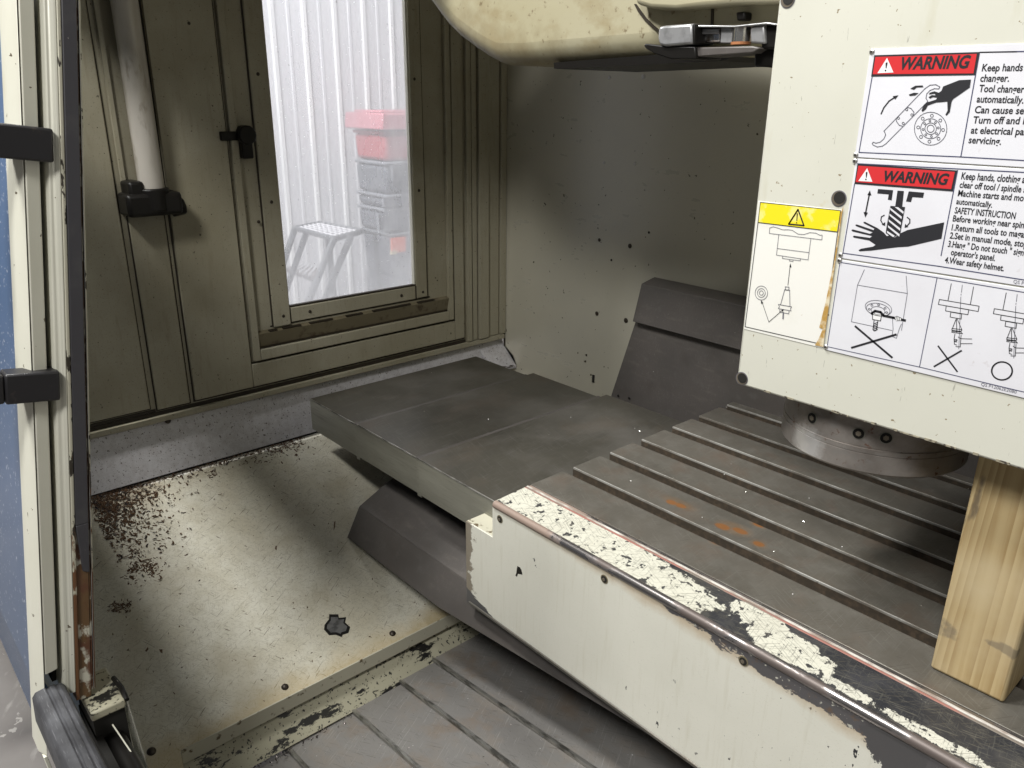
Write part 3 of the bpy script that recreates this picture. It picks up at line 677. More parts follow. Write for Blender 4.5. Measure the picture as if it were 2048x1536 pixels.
# ============================================================ SPLASH GUARD on the table front
G = thing('table_splash_guard', 'worn cream sheet guard with dark chipped top along the table front', 'guard', (-.6, .97, -.3))
GX = -1.1365; GL = -1.229; zt = -.004
MB().prism([(GX, .962, -.012), (GX, .962, -.090), (GL, .962, -.090), (GL, .962, -.303), (1.0, .962, -.303), (1.0, .962, -.012)], (0, .004, 0)).build('guard_face', 'trough_face', G)
MB().prism([(GX, .9665, zt), (GX, 1.0535, zt + .0035), (1.0, 1.0535, zt + .0035), (1.0, .9665, zt)], (0, 0, -.004)).build('guard_top', 'trough_top', G)
MB().prism([(GX + .0005, .966, -.006), (GX + .0005, 1.0535, -.003), (GX + .0005, 1.0535, -.09), (GX + .0005, .966, -.09)], (.004, 0, 0)).build('guard_end', 'trough_face', G)
box('step_top', (GL, .9665, -.0935), (GX, 1.05, -.0895), 'pan_lip', G, bevel=.0008)
box('step_end', (GL, .966, -.303), (GL + .004, 1.05, -.094), 'trough_face', G)
MB().tube([(GX + .004, .9665, -.009), (-.4, .9665, -.009), (1.0, .9665, -.009)], .0085, 16).build('guard_rod', 'rod', G, smooth=True)
MB().tube([(GL + .010, .9622, -.298), (1.0, .9622, -.298)], .004, 8).build('guard_lower_edge', 'metal_dark', G, smooth=True)
box('sealant_line', (GX, 1.0537, -.004), (1.0, 1.0585, .0002), 'red_line', G, bevel=.0008)
box('sealant_bead', (GX, 1.0587, -.004), (1.0, 1.0637, .0015), 'white_line', G, bevel=.001)
box('guard_back_lip', (GX, 1.0639, -.006), (1.0, 1.0725, -.001), 'rod', G, bevel=.001)
for px, py in ((1000, 1038), (1209, 1158), (1487, 1322)):
    p = at(px, py, 1, .962)
    MB().cyl((p.x, .9612, p.z), (p.x, .9618, p.z), .0088, 16).build('bolt_recess_stain', 'ledge', G)
    br = MB().cyl((p.x, .9606, p.z), (p.x, .9611, p.z), .0066, 16).build('bolt_recess', 'void', G)
    MB().cyl((p.x - .0008, .9598, p.z - .0008), (p.x - .0008, .9605, p.z - .0008), .0036, 6).build('recessed_bolt', 'rim', br)
pp = [(1031, 1151), (1033, 1146), (1034, 1137), (1035, 1132), (1040, 1135), (1043, 1140), (1045, 1149), (1036, 1147), (1034, 1153)]
MB().prism([at(*p, 1, .962) for p in pp], (0, -.0005, 0)).build('paint_chip', 'black', G)

for yy, zz in ((.975, -.312), (.990, -.322)):
    box('lower_ledge', (GL + .06, yy, zz - .003), (1.0, yy + .010, zz), 'metal_side', G, bevel=.001)

# ============================================================ SPINDLE HEAD
HY = 1.06; HXL = at(1472, 768, 1, HY).x; HZ = at(1472, 768, 1, HY).z
HD = thing('milling_head', 'large cream spindle head box hanging over the table', 'spindle head', (-.4, 1.2, HZ))
hb = MB()
b = MB().prism([(HXL, HY, HZ), (HXL + .0, HY, 1.5), (.35, HY, 1.5), (.35, HY, HZ)], (0, .30, 0)).build('head_body', 'head', HD, bevel=.004)
box('head_rear', (HXL + .03, HY + .301, HZ + .08), (.33, 1.93, 1.5), 'head', HD)
rngc = random.Random(5); b = MB()
x = HXL + .05
while x < .2:
    w_ = rngc.uniform(.004, .016); h_ = rngc.uniform(.001, .0035)
    b.box((x, HY - .0006, HZ + .0015), (x + w_, HY + .002, HZ + .0015 + h_)); x += w_ + rngc.uniform(.0, .03)
b.build('chipped_edge', 'head_edge', HD, kind='stuff')
for px, py in ((1484, 757), (1678, 397), (1576, -1)):
    p = at(px, py, 1, HY); r = .0098
    n = 22; ring = [(p.x + r * math.cos(2 * math.pi * i / n), p.z + r * math.sin(2 * math.pi * i / n)) for i in range(n)]
    MB().cyl((p.x, HY - .0008, p.z), (p.x, HY - .0002, p.z), r * 1.10, 22).build('bore_rim', 'ink_grey', HD)
    bb = MB().cyl((p.x, HY - .0013, p.z), (p.x, HY - .0009, p.z), r, 22).build('bolt_bore', 'rim', HD)
    MB().cyl((p.x + .0012, HY - .0018, p.z + .0012), (p.x + .0012, HY - .0014, p.z + .0012), r * .82, 22).build('bore_depth', 'void', bb)
# spindle nose
SN = thing('spindle_nose', 'round oily steel spindle nose ring below the cream head', 'spindle nose', (-.493, 1.222, .28))
C0 = Vector((-.493, 1.222, 0)); RR = .139
def lathe(prof, n=96):
    vs = []; 
    for r_, z_ in prof:
        vs += [(C0.x + r_ * math.cos(2 * math.pi * i / n), C0.y + r_ * math.sin(2 * math.pi * i / n), z_) for i in range(n)]
    K = len(prof)
    fs = [(j * n + i, j * n + (i + 1) % n, (j + 1) * n + (i + 1) % n, (j + 1) * n + i) for j in range(K - 1) for i in range(n)]
    fs += [tuple(range(n))[::-1], tuple(range((K - 1) * n, K * n))]
    return MB().add(vs, fs)
lathe([(RR - .004, .280), (RR, .284), (RR, .3120), (RR - .001, .3125), (RR - .001, .3132), (RR, .3137), (RR, .3205), (RR - .0015, .321), (RR - .0015, .3222), (RR - .0008, .323), (RR - .0008, HZ + .01)]).build('nose_ring', 'ring', SN, smooth=True)
lathe([(.05, .262), (.06, .267), (.06, .281)], 40).build('nose_bore', 'ring', SN, smooth=True)
for px, py in ((1624, 836), (1717, 867), (1772, 876)):
    # find the point of the ring that this screw sits on
    best = None
    for k in range(720):
        an = math.pi + math.pi * k / 720; P = Vector((C0.x + RR * math.cos(an), C0.y + RR * math.sin(an), 0))
        v = P - CAM; d = FW + RT * ((px - 1024) / F_PX) - UP * ((py - 768) / F_PX)
        e = abs(d.x * v.y - d.y * v.x)
        z = CAM.z + d.z * (v.xy.length / d.xy.length)
        if (best is None or e < best[0]) and v.xy.length < (C0 - CAM).xy.length: best = (e, an, z)
    _, an, z = best; nn = Vector((math.cos(an), math.sin(an), 0)); P = Vector((C0.x, C0.y, z)) + nn * (RR - .001)
    MB().cyl(P, P + nn * .0008, .0094, 18).build('set_screw_rim', 'metal_side', SN)
    ss = MB().cyl(P + nn * .0009, P + nn * .0016, .0080, 18).build('set_screw', 'black', SN)
    MB().cyl(P + nn * .0017, P + nn * .0021, .0042, 6).build('set_screw_socket', 'rim', ss)

# ============================================================ WOOD BLOCK
BX0, BX1, BY0 = -.3078, -.2074, 1.119
WB = MB().box((BX0, BY0, .0006), (BX1, BY0 + .098, HZ - .0005)).build('wooden_block', 'wood', None, bevel=.005, seg=3)
tag(WB, 'upright pine timber block propping up the spindle head', 'wooden block')

# ============================================================ TOOL MAGAZINE HOUSING
MY = 1.22
MG = thing('tool_magazine_housing', 'stained cream rounded housing hanging at the top left of the head', 'housing', (-1.2, MY, .86))
out = [(1340, 60), (1325, 116), (1220, 121), (1110, 127), (1040, 131), (1000, 130), (985, 127), (962, 115), (938, 99), (905, 74), (880, 48), (862, 24), (845, 0), (815, -60), (800, -150), (1300, -150)]
P = [at(a, b_, 1, MY) for a, b_ in out]
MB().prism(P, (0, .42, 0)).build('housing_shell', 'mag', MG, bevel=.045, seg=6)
out2 = [(1107, 125), (1108, 137), (1115, 138), (1440, 122), (1470, 113), (1330, 108)]
P = [at(a, b_, 1, MY + .01) for a, b_ in out2]
MB().prism(P, (0, .25, 0)).build('housing_base_plate', 'black', MG)
# crack line and upper cowl
P = [at(a, b_, 1, MY - .002) for a, b_ in ((1268, 8), (1275, 22), (1290, 42), (1305, 56), (1318, 64), (1320, 62), (1306, 50), (1292, 36), (1279, 18), (1272, 8))]
MB().prism(P, (0, .003, 0)).build('shell_joint', 'wall_edge', MG)
P = [at(a, b_, 1, MY - .03) for a, b_ in ((1270, 8), (1300, 17), (1350, 20), (1400, 14), (1480, 8), (1575, 6), (1580, -120), (1260, -120))]
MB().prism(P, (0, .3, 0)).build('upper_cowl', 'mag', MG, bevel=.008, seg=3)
P = [at(a, b_, 1, MY + .01) for a, b_ in ((1284, 15), (1325, 62), (1560, 66), (1580, 0), (1300, 0))]
MB().prism(P, (0, .2, 0)).build('cowl_inner_plate', 'mag', MG)
P = [at(a, b_, 1, MY + .006) for a, b_ in ((1422, 14), (1426, 14), (1424, 56), (1421, 56))]
MB().prism(P, (0, .006, 0)).build('inner_plate_joint', 'wall_edge', MG)
P = [at(a, b_, 1, MY - .01) for a, b_ in ((1471, 24), (1490, 23), (1489, 40), (1473, 42))]
MB().prism(P, (0, .03, 0)).build('inner_bolt', 'black', MG, bevel=.003)

# tool change arm
AY = 1.14
TA = thing('tool_change_arm', 'grey steel tool change arm with gripping jaw under the housing', 'tool arm', at(1400, 90, 1, AY))
def pl(pts, y0, d, name, m, bev=.0015, **k):
    return MB().prism([at(a, b_, 1, y0) for a, b_ in pts], (0, d, 0)).build(name, m, TA, bevel=bev, **k)
pl([(1316, 62), (1318, 53), (1330, 51), (1384, 47), (1385, 88), (1330, 93), (1318, 90), (1315, 76)], AY - .015, .06, 'arm_jaw', 'arm', .004)
pl([(1384, 48), (1389, 47), (1390, 87), (1385, 88)], AY - .014, .05, 'jaw_end_face', 'black')
pl([(1389, 55), (1442, 55), (1440, 84), (1389, 86)], AY + .012, .03, 'jaw_throat', 'arm_bright', .003)
pl([(1400, 58), (1438, 57), (1438, 67), (1400, 69)], AY + .006, .006, 'throat_edge', 'arm')
pl([(1442, 54), (1464, 54), (1464, 86), (1440, 86)], AY + .004, .03, 'arm_web', 'arm')
c0 = at(1482, 68, 1, AY + .01); zt_ = at(1482, 50, 1, AY - .01).z; zb_ = at(1482, 86, 1, AY - .01).z
MB().cyl((c0.x, AY + .012, zb_), (c0.x, AY + .012, zt_), .0148, 24).build('locking_pin', 'arm_bright', TA, smooth=True)
MB().cyl((c0.x, AY + .012, zb_ - .001), (c0.x, AY + .012, zb_ + .003), .0152, 24).build('pin_rust_band', 'rust_band', TA)
pl([(1500, 54), (1528, 47), (1530, 88), (1500, 86)], AY + .0, .03, 'arm_hub_side', 'arm', .003)
pl([(1384, 46), (1388, 50), (1470, 51), (1533, 44), (1560, 48), (1560, 52), (1535, 49), (1470, 55), (1386, 55)], AY - .004, .05, 'arm_top_edge', 'arm')
pl([(1519, 50), (1560, 50), (1560, 100), (1522, 98)], AY + .006, .06, 'arm_hub', 'black', .004)
pl([(1508, 98), (1555, 96), (1551, 136), (1508, 133)], AY + .02, .05, 'hub_stop', 'black', .003)
pl([(1287, 92), (1290, 87), (1300, 88), (1330, 92), (1390, 93), (1392, 118), (1340, 118), (1310, 108), (1292, 98)], AY - .01, .07, 'lower_plate', 'black', .002)
pl([(1390, 95), (1505, 92), (1520, 96), (1505, 106), (1390, 114)], AY - .004, .06, 'lower_plate_rail', 'hood', .002)

# ============================================================ SIGNS
SY = HY - .0016
class Sign:
    def __init__(s, name, label, cat, px_c, y):
        s.y = y; s.t = thing(name, label, cat, at(*px_c, 1, y)); s.k = 0
    def P(s, p, o=0): q = at(p[0], p[1], 1, s.y); return Vector((q.x, s.y - .0003 - o, q.z))
    def poly(s, pts, m, name='print_shape', o=0):
        P = [s.P(p, o) for p in pts]
        tris = geometry.tessellate_polygon([[Vector((p.x, p.z, 0)) for p in P]])
        return MB().add(P, [tuple(t) for t in tris]).build(name, m, s.t)
    def lines(s, segs, wpx, m, name='print_line', o=0):
        """polylines as ribbons; width in photo pixels"""
        b = MB(); w = wpx * .00078 / 2
        for pts in segs:
            P = [s.P(p, o) for p in pts]
            for a, c in zip(P[:-1], P[1:]):
                d = (c - a); 
                if d.length < 1e-6: continue
                d.normalize(); n = Vector((-d.z, 0, d.x)) * w; e = d * w * .6
                b.add([a - e + n, a - e - n, c + e - n, c + e + n], [(0, 1, 2, 3)])
        return b.build(name, m, s.t)
    def circ(s, c, rx, ry=None, n=28, ang=0):
        ry = ry or rx; ca, sa = math.cos(R(ang)), math.sin(R(ang))
        return [(c[0] + rx * math.cos(2 * math.pi * i / n) * ca - ry * math.sin(2 * math.pi * i / n) * sa, c[1] + rx * math.cos(2 * math.pi * i / n) * sa + ry * math.sin(2 * math.pi * i / n) * ca) for i in range(n + 1)]
    def text(s, txt, a, b, cap, m='ink', ref=None, bold=0, shear=0, name='lettering', o=0):
        """txt on a baseline from pixel a; b = pixel where the part 'ref' of it ends; cap = capital height in pixels"""
        def mk(tx):
            cu = bpy.data.curves.new('t', 'FONT'); cu.body = tx; cu.size = 1; cu.shear = shear; cu.offset = bold
            cu.resolution_u = 3
            ob = bpy.data.objects.new('t', cu); COL.objects.link(ob)
            dg = bpy.context.evaluated_depsgraph_get(); dg.update()
            me = bpy.data.meshes.new_from_object(ob.evaluated_get(dg))
            bpy.data.objects.remove(ob); bpy.data.curves.remove(cu)
            return me
        A = s.P(a, o); B = s.P(b, o)
        me = mk(txt); xs = [v.co.x for v in me.vertices]
        if ref and ref != txt:
            mr = mk(ref); wref = max(v.co.x for v in mr.vertices) - min(v.co.x for v in mr.vertices); bpy.data.meshes.remove(mr)
        else: wref = max(xs) - min(xs)
        x0 = min(xs); sx = (B - A).length / wref
        capm = cap * .00068; sz = capm / .70
        dirx = (B - A).normalized(); base = Vector(s.t['_b'])
        for v in me.vertices:
            X = (v.co.x - x0) * sx; Z = v.co.y * sz
            v.co = A + dirx * X + Vector((0, 0, 1)) * Z - base
        me.materials.clear(); me.materials.append(M[m])
        ob = bpy.data.objects.new(name, me); COL.objects.link(ob); ob.parent = s.t; ob['_b'] = list(base)
        return ob
    def plate(s, px, m, th, bev=.0008):
        P = [at(*p, 1, s.y) for p in px]
        return MB().prism([(p.x, s.y, p.z) for p in P], (0, th, 0)).build('sign_plate', m, s.t, bevel=bev)
    def rivet(s, p):
        q = at(*p, 1, s.y); rv = MB().dome((q.x, s.y - .0002, q.z), (0, -1, 0), .0036, .0018, 14).build('rivet', 'rivet', s.t, smooth=True)
        MB().cyl((q.x, s.y - .0026, q.z), (q.x, s.y - .0019, q.z), .0012, 8).build('rivet_core', 'screw', rv)
def c6(*p): return (1450 + p[0] / 3.413, 60 + p[1] / 3.413)
def c7(*p): return (1450 + p[0] / 3.413, 400 + p[1] / 3.413)
def C6(l): return [c6(*p) for p in l]
def C7(l): return [c7(*p) for p in l]
def rect_world(s, a, b, m, name, o=0):
    """rectangle, upright in the sign's plane, from top-left pixel a to bottom-right pixel b"""
    A = s.P(a, o); B = s.P(b, o)
    return MB().add([(A.x, A.y, A.z), (B.x, A.y, A.z), (B.x, A.y, B.z), (A.x, A.y, B.z)], [(0, 1, 2, 3)]).build(name, m, s.t)
def px_of(v):
    d = Vector(v) - CAM; z = d.dot(FW); return (1024 + F_PX * d.dot(RT) / z, 768 - F_PX * d.dot(UP) / z)

def sign_plate(s, tl, bl, right_x, m='sign'):
    A = at(*tl, 1, s.y); B = at(*bl, 1, s.y)
    MB().box((A.x, s.y, B.z), (right_x, s.y + .0013, A.z)).build('sign_plate', m, s.t, bevel=.0005)
    return A, B
RX = -.06
def tri_sign(s, tri, bang_top, bang_bot, cin, cout, o, w):
    s.poly(tri, cin, 'warning_triangle', o)

# --- sign 1
S1 = Sign('warning_sign', 'topmost metal warning sign, black hand reaching at tool changer arm', 'warning sign', (1900, 200), SY)
A1, B1 = sign_plate(S1, (1741, 98), (1706, 314), RX)
S1.lines([C6([(1990, 148), (1740, 152)]), C6([(1740, 152), (2100, 145), (2300, 141)]), C6([(1005, 318), (915, 835), (1610, 866), (2300, 905)]), C6([(1738, 155), (1610, 866)])], 1.5, 'ink_blue', 'border_line')
S1.poly(C6([(1020, 172), (1738, 150), (1710, 308), (998, 318)]), 'ink', 'header_border', .0001)
S1.poly(C6([(1028, 184), (1720, 163), (1697, 296), (1010, 302)]), 'red', 'header_panel', .0003)
S1.poly(C6([(1108, 190), (1152, 290), (1042, 295)]), 'white', 'warning_triangle', .0005)
S1.poly(C6([(1098, 226), (1110, 218), (1112, 228), (1104, 262), (1099, 262)]), 'ink', 'exclamation_mark', .0007)
S1.poly(S1.circ(c6(1098, 277), 1.7, n=10)[:-1], 'ink', 'exclamation_dot', .0007)
S1.text('WARNING', c6(1196, 268), c6(1668, 258), 20, ref=None, bold=.035, shear=.18, o=.0005)
# arm drawing
arm = [(1005, 775), (1012, 765), (1030, 772), (1060, 765), (1085, 742), (1097, 715), (1092, 700), (1085, 690), (1365, 400), (1400, 376), (1440, 373), (1467, 388), (1460, 402), (1430, 400), (1400, 412), (1378, 435), (1372, 465), (1385, 487), (1100, 775), (1075, 792), (1040, 798), (1012, 785), (1005, 775)]
S1.lines([C6(arm), C6([(1245, 527), (1270, 535), (1290, 560), (1288, 582)]), C6([(1168, 603), (1172, 625), (1190, 650), (1212, 656)])], 1.2, 'ink_grey', 'arm_outline')
S1.lines([S1.circ(c6(*c_), 2.3, n=10) for c_ in ((1241, 543), (1276, 579), (1184, 601), (1217, 637))], .9, 'ink_grey', 'arm_holes')
disc = c6(1404, 673)
S1.lines([S1.circ(disc, 32.5, 33), S1.circ(disc, 20, 20), S1.circ(disc, 11.5, 11.5), S1.circ(disc, 7, 7.3)], 1.0, 'ink_grey', 'disc_outline')
S1.lines([S1.circ((disc[0] + 25 * math.cos(a_), disc[1] + 26 * math.sin(a_)), 3, n=10) for a_ in [i * math.pi / 4 + .1 for i in range(8)]] + [S1.circ((disc[0] + 15.3 * math.cos(a_), disc[1] + 15.8 * math.sin(a_)), 2, n=8) for a_ in [i * math.pi / 4 - .1 for i in range(8)]], .9, 'ink_grey', 'disc_holes')
S1.poly(C6([(1680, 338), (1672, 392), (1560, 470), (1548, 488), (1535, 560), (1512, 585), (1505, 578), (1520, 550), (1518, 488), (1480, 492), (1440, 495), (1385, 515), (1372, 540), (1350, 558), (1342, 550), (1358, 510), (1378, 495), (1440, 475), (1450, 462), (1420, 458), (1400, 468), (1390, 458), (1412, 444), (1440, 446), (1430, 434), (1392, 440), (1398, 428), (1430, 418), (1460, 428), (1478, 415), (1490, 385), (1600, 342)]), 'ink', 'hand_shape', .0001)
S1.poly(C6([(1265, 400), (1300, 380), (1350, 378), (1356, 390), (1310, 392), (1290, 408)]), 'ink', 'finger_shape', .0001)
S1.poly(C6([(1255, 440), (1290, 428), (1322, 430), (1300, 446), (1262, 450)]), 'ink', 'finger_shape', .0001)
S1.lines([C6([(1066, 572), (1085, 530), (1120, 485), (1155, 462)])], 2.2, 'ink', 'arrow_curve')
S1.poly(C6([(1145, 452), (1185, 445), (1162, 475)]), 'ink', 'arrow_tip')
for tx, a_, b_, ref in (('Keep hands away from tool', (1752, 281), (2030, 279), 'Keep hands'), ('changer.', (1740, 352), (1938, 352), None), ('Tool changer moves', (1731, 422), (2040, 428), 'Tool changer'),
                        ('automatically.', (1716, 493), (2036, 501), None), ('Can cause severe injury.', (1702, 566), (2038, 574), 'Can cause se'), ('Turn off and lock out power', (1690, 636), (2008, 642), 'Turn off and'),
                        ('at electrical panel before', (1676, 705), (2038, 717), 'at electrical pa'), ('servicing.', (1661, 771), (1883, 783), None)):
    S1.text(tx, c6(*a_), c6(*b_), 11.5, ref=ref, bold=.02)
S1.rivet(c6(1003, 148)); S1.rivet(c6(893, 852))
# --- sign 2
S2 = Sign('warning_sign', 'middle metal warning sign, black open hand under a striped tool', 'warning sign', (1880, 430), SY)
sign_plate(S2, (1712, 317), (1680, 516), RX)
S2.lines([C6([(905, 912), (2300, 985)]), C6([(885, 1050), (805, 1525)]), C6([(1588, 958), (1475, 1540)]), C7([(805, 362), (1462, 452), (2041, 545), (2300, 590)])], 1.5, 'ink_blue', 'border_line')
S2.poly(C6([(905, 914), (1586, 958), (1556, 1102), (884, 1050)]), 'ink', 'header_border', .0001)
S2.poly(C6([(912, 926), (1570, 968), (1545, 1086), (893, 1037)]), 'red', 'header_panel', .0003)
S2.poly(C6([(972, 943), (1008, 1036), (912, 1030)]), 'white', 'warning_triangle', .0005)
S2.poly(C6([(963, 972), (973, 966), (975, 976), (969, 1008), (964, 1008)]), 'ink', 'exclamation_mark', .0007)
S2.poly(S2.circ(c6(964, 1019), 1.6, n=10)[:-1], 'ink', 'exclamation_dot', .0007)
S2.text('WARNING', c6(1080, 1031), c6(1522, 1056), 19, bold=.035, shear=.18, o=.0005)
S2.poly(C6([(1045, 1085), (1148, 1093), (1138, 1162), (1112, 1158), (1118, 1122), (1040, 1115)]), 'ink', 'clamp_shape')
S2.poly(C6([(1255, 1101), (1360, 1110), (1352, 1145), (1280, 1140), (1270, 1174), (1236, 1170)]), 'ink', 'clamp_shape')
S2.poly(C6([(1178, 1096), (1222, 1099), (1210, 1210), (1162, 1205)]), 'ink', 'tool_shank')
tool = C6([(1130, 1200), (1230, 1208), (1198, 1385), (1145, 1420), (1098, 1385), (1103, 1345)])
S2.poly(tool, 'ink', 'tool_body', .0001)
for k in range(5):
    y0 = 1212 + k * 40
    S2.poly(C6([(1128 - k * 5, y0), (1130 - k * 5, y0 + 15), (1206 - k * 5, y0 + 78), (1208 - k * 5, y0 + 62)][::1]) if k < 4 else C6([(1107, 1370), (1107, 1384), (1150, 1414), (1160, 1404)]), 'sign', 'tool_flute', .0003)
S2.poly(C6([(1160, 1208), (1218, 1255), (1221, 1240), (1184, 1210)]), 'sign', 'tool_flute', .0003)
S2.lines([C6([(986, 1120), (960, 1250)])], 2.4, 'ink', 'arrow_shaft')
S2.poly(C6([(990, 1094), (1000, 1130), (972, 1126)]), 'ink', 'arrow_tip'); S2.poly(C6([(958, 1280), (946, 1242), (976, 1246)]), 'ink', 'arrow_tip')
S2.lines([C6([(1088, 1264), (1068, 1275), (1064, 1300), (1078, 1325)]), C6([(1244, 1278), (1262, 1292), (1262, 1315), (1245, 1335)])], 1.8, 'ink', 'arrow_curve')
S2.poly(C6([(1094, 1310), (1094, 1338), (1070, 1328)]), 'ink', 'arrow_tip'); S2.poly(C6([(1230, 1322), (1252, 1344), (1226, 1350)]), 'ink', 'arrow_tip')
hand = [(1497, 152), (1478, 264), (1250, 318), (1180, 322), (1100, 332), (1000, 345), (918, 350), (912, 342), (930, 332), (1010, 318), (1028, 306), (985, 276), (880, 256), (873, 250), (880, 243), (990, 258), (1005, 246), (870, 214), (863, 206), (872, 200), (990, 230), (1010, 220), (895, 178), (890, 170), (900, 166), (1015, 205), (1020, 195), (948, 158), (945, 150), (955, 148), (1040, 190), (1085, 222), (1105, 246), (1128, 240), (1135, 252), (1160, 256), (1200, 226), (1245, 205)]
S2.poly(C7(hand), 'ink', 'hand_shape')
for tx, a_, b_, cap, ref in (('Keep hands, clothing and tools', (1611, 1018), (2012, 1042), 12, 'Keep hands, clothing'), ('clear off tool / spindle area.', (1599, 1075), (2020, 1108), 11, 'clear off tool / spindle'),
                             ('Machine starts and moves', (1588, 1133), (2036, 1168), 11, 'Machine starts and mo'), ('automatically.', (1577, 1187), (1822, 1212), 10, None),
                             ('SAFETY INSTRUCTION', (1566, 1250), (1980, 1290), 11, None), ('Before working near spindle :', (1553, 1305), (2038, 1352), 11, 'Before working near spin'),
                             ('1.Return all tools to magazine.', (1545, 1366), (2038, 1416), 11, '1.Return all tools to maga'), ('2.Set in manual mode, stop,', (1532, 1421), (2036, 1480), 11, '2.Set in manual mode, sto')):
    S2.text(tx, c6(*a_), c6(*b_), cap, ref=ref, bold=.02)
for tx, a_, b_, ref in (('3.Hang " Do not touch " sign on', (1520, 318), (2036, 380), '3.Hang " Do not touch " sign'), ("operator's panel.", (1540, 374), (1842, 416), None), ('4.Wear safety helmet.', (1498, 427), (1902, 485), None)):
    S2.text(tx, c7(*a_), c7(*b_), 11, ref=ref, bold=.02)
S2.text('QS P12062E2', c7(1967, 566), c7(2039, 579), 6, 'ink_grey', ref='QS P')
S2.rivet(c6(888, 893)); S2.rivet(c7(789, 375))
# --- sign 3
S3 = Sign('warning_sign', 'lowest metal sign with thin drawings, two black crosses and a circle', 'warning sign', (1850, 640), SY)
sign_plate(S3, (1679, 519), (1648, 699), RX)
S3.lines([C7([(785, 425), (1448, 530), (2041, 630), (2300, 674)]), C7([(785, 425), (698, 1000), (1330, 1140), (2041, 1310), (2300, 1372)]), C7([(1448, 530), (1328, 1140)])], 1.2, 'ink_blue', 'border_line')
S3.lines([C7([(952, 475), (905, 580), (1245, 637), (1237, 518)]), C7([(905, 580), (863, 830), (1140, 890)]), C7([(1245, 637), (1205, 890)]),
          C7([(1143, 800), (1148, 880), (1140, 930), (1170, 943), (1190, 880), (1205, 845)])], .9, 'ink_grey', 'column_outline')
cc = c7(1048, 738)
S3.lines([S3.circ(cc, 27, 15, ang=12), S3.circ(c7(1046, 748), 24, 12.5, ang=12), S3.circ(c7(1045, 755), 14, 8, ang=12)] + [S3.circ(c7(*q_), 2.2, 1.8, n=8) for q_ in ((1003, 718), (1049, 715), (1093, 738), (1104, 768), (985, 745))], .9, 'ink_grey', 'spindle_outline')
S3.lines([C7([(1000, 775), (1025, 757), (1062, 765), (1085, 790), (1150, 803), (1230, 822)])], 4.2, 'ink', 'spanner_shape')
S3.poly(C7([(1008, 770), (1070, 778), (1062, 825), (1008, 815)]), 'white', 'tool_holder')
S3.lines([C7([(1008, 770), (1008, 815), (1062, 825), (1070, 778)]), C7([(1018, 822), (1010, 885), (1022, 893), (1034, 888), (1044, 828)])] + [C7([(1016, 845 + 12 * k), (1042, 835 + 12 * k)]) for k in range(5)], 1.3, 'ink', 'cutter_shape')
S3.poly(C7([(1160, 800), (1175, 792), (1205, 805), (1203, 822), (1185, 818), (1170, 825)]), 'white', 'hand_patch', .0003)
S3.lines([C7([(1160, 800), (1175, 792), (1205, 805), (1203, 822)]), C7([(1172, 798), (1168, 818)]), C7([(1182, 798), (1180, 820)]), C7([(1193, 802), (1191, 822)])], .8, 'ink', 'hand_outline', .0005)
S3.lines([C7([(890, 862), (1140, 1074)]), C7([(865, 1008), (1168, 918)])], 3.6, 'ink', 'cross_mark')
S3.lines([C7([(1456, 997), (1585, 1170)]), C7([(1428, 1136), (1614, 1028)])], 2.6, 'ink', 'cross_mark')
def holder(ox, oy):
    f = lambda l: C7([(a + ox, b + oy) for a, b in l])
    S3.lines([f([(1545, 570), (1522, 688)]), f([(1697, 592), (1675, 712)]), f([(1464, 678), (1735, 724), (1728, 760), (1457, 712), (1464, 678)]), f([(1510, 722), (1665, 748), (1658, 782), (1506, 756), (1510, 722)]),
              f([(1542, 764), (1616, 777), (1612, 812), (1537, 798), (1542, 764)]), f([(1578, 812), (1552, 878)]), f([(1586, 812), (1616, 882)]), f([(1580, 812), (1583, 905)]),
              f([(1550, 876), (1618, 884), (1612, 896), (1548, 888), (1550, 876)]), f([(1548, 902), (1622, 912), (1610, 900), (1550, 894), (1548, 902)]),
              f([(1570, 914), (1564, 948), (1566, 984), (1584, 990)]), f([(1612, 920), (1606, 1002), (1576, 1000)]), f([(1592, 934), (1610, 946), (1685, 948)]), f([(1608, 980), (1688, 980)]),
              f([(1564, 950), (1584, 952), (1584, 960), (1566, 960)]), f([(1566, 966), (1584, 968)])], 1.0, 'ink', 'holder_drawing')
    S3.lines([f([(1620, 580), (1614, 630)]), f([(1612, 640), (1611, 650)]), f([(1610, 660), (1596, 1016)])], .8, 'ink_grey', 'centre_line')
holder(0, 0); holder(375, 63)
S3.lines([S3.circ(c7(1891, 1166), 20.5, 18, n=40)], 2.2, 'ink', 'circle_mark')
S3.text('QS P12062E2080', c7(1747, 1266), c7(1988, 1321), 6, 'ink_grey')
S3.rivet(c7(782, 412)); S3.rivet(c7(688, 1002))
# --- yellow sticker
S4 = Sign('caution_sticker', 'white sticker with yellow top band and black triangle on the head', 'sticker', (1580, 550), HY - .0008)
A = at(1517, 402, 1, HY); B = at(1648, 697, 1, HY); A2 = at(1687, 420, 1, HY)
MB().box((A.x, HY - .0008, at(1489, 658, 1, HY).z), (A2.x - .001, HY + .001, A.z)).build('sticker_sheet', 'sticker', S4.t, bevel=.0003)
S4.poly(C7([(243, 16), (790, 72), (765, 217), (230, 153)]), 'yellow', 'yellow_band', .0001)
S4.lines([C7([(243, 16), (790, 72), (665, 985), (138, 864), (243, 16)]), C7([(230, 153), (765, 217)])], 1.3, 'ink', 'border_line', .0002)
S4.lines([C7([(500, 64), (436, 164), (540, 174), (500, 64), (436, 164)])], 2.6, 'ink', 'warning_triangle', .0004)
S4.poly(C7([(491, 90), (499, 90), (494, 142), (489, 142)]), 'ink', 'exclamation_mark', .0004); S4.poly(S4.circ(c7(490, 155), 1.3, n=8)[:-1], 'ink', 'exclamation_dot', .0004)
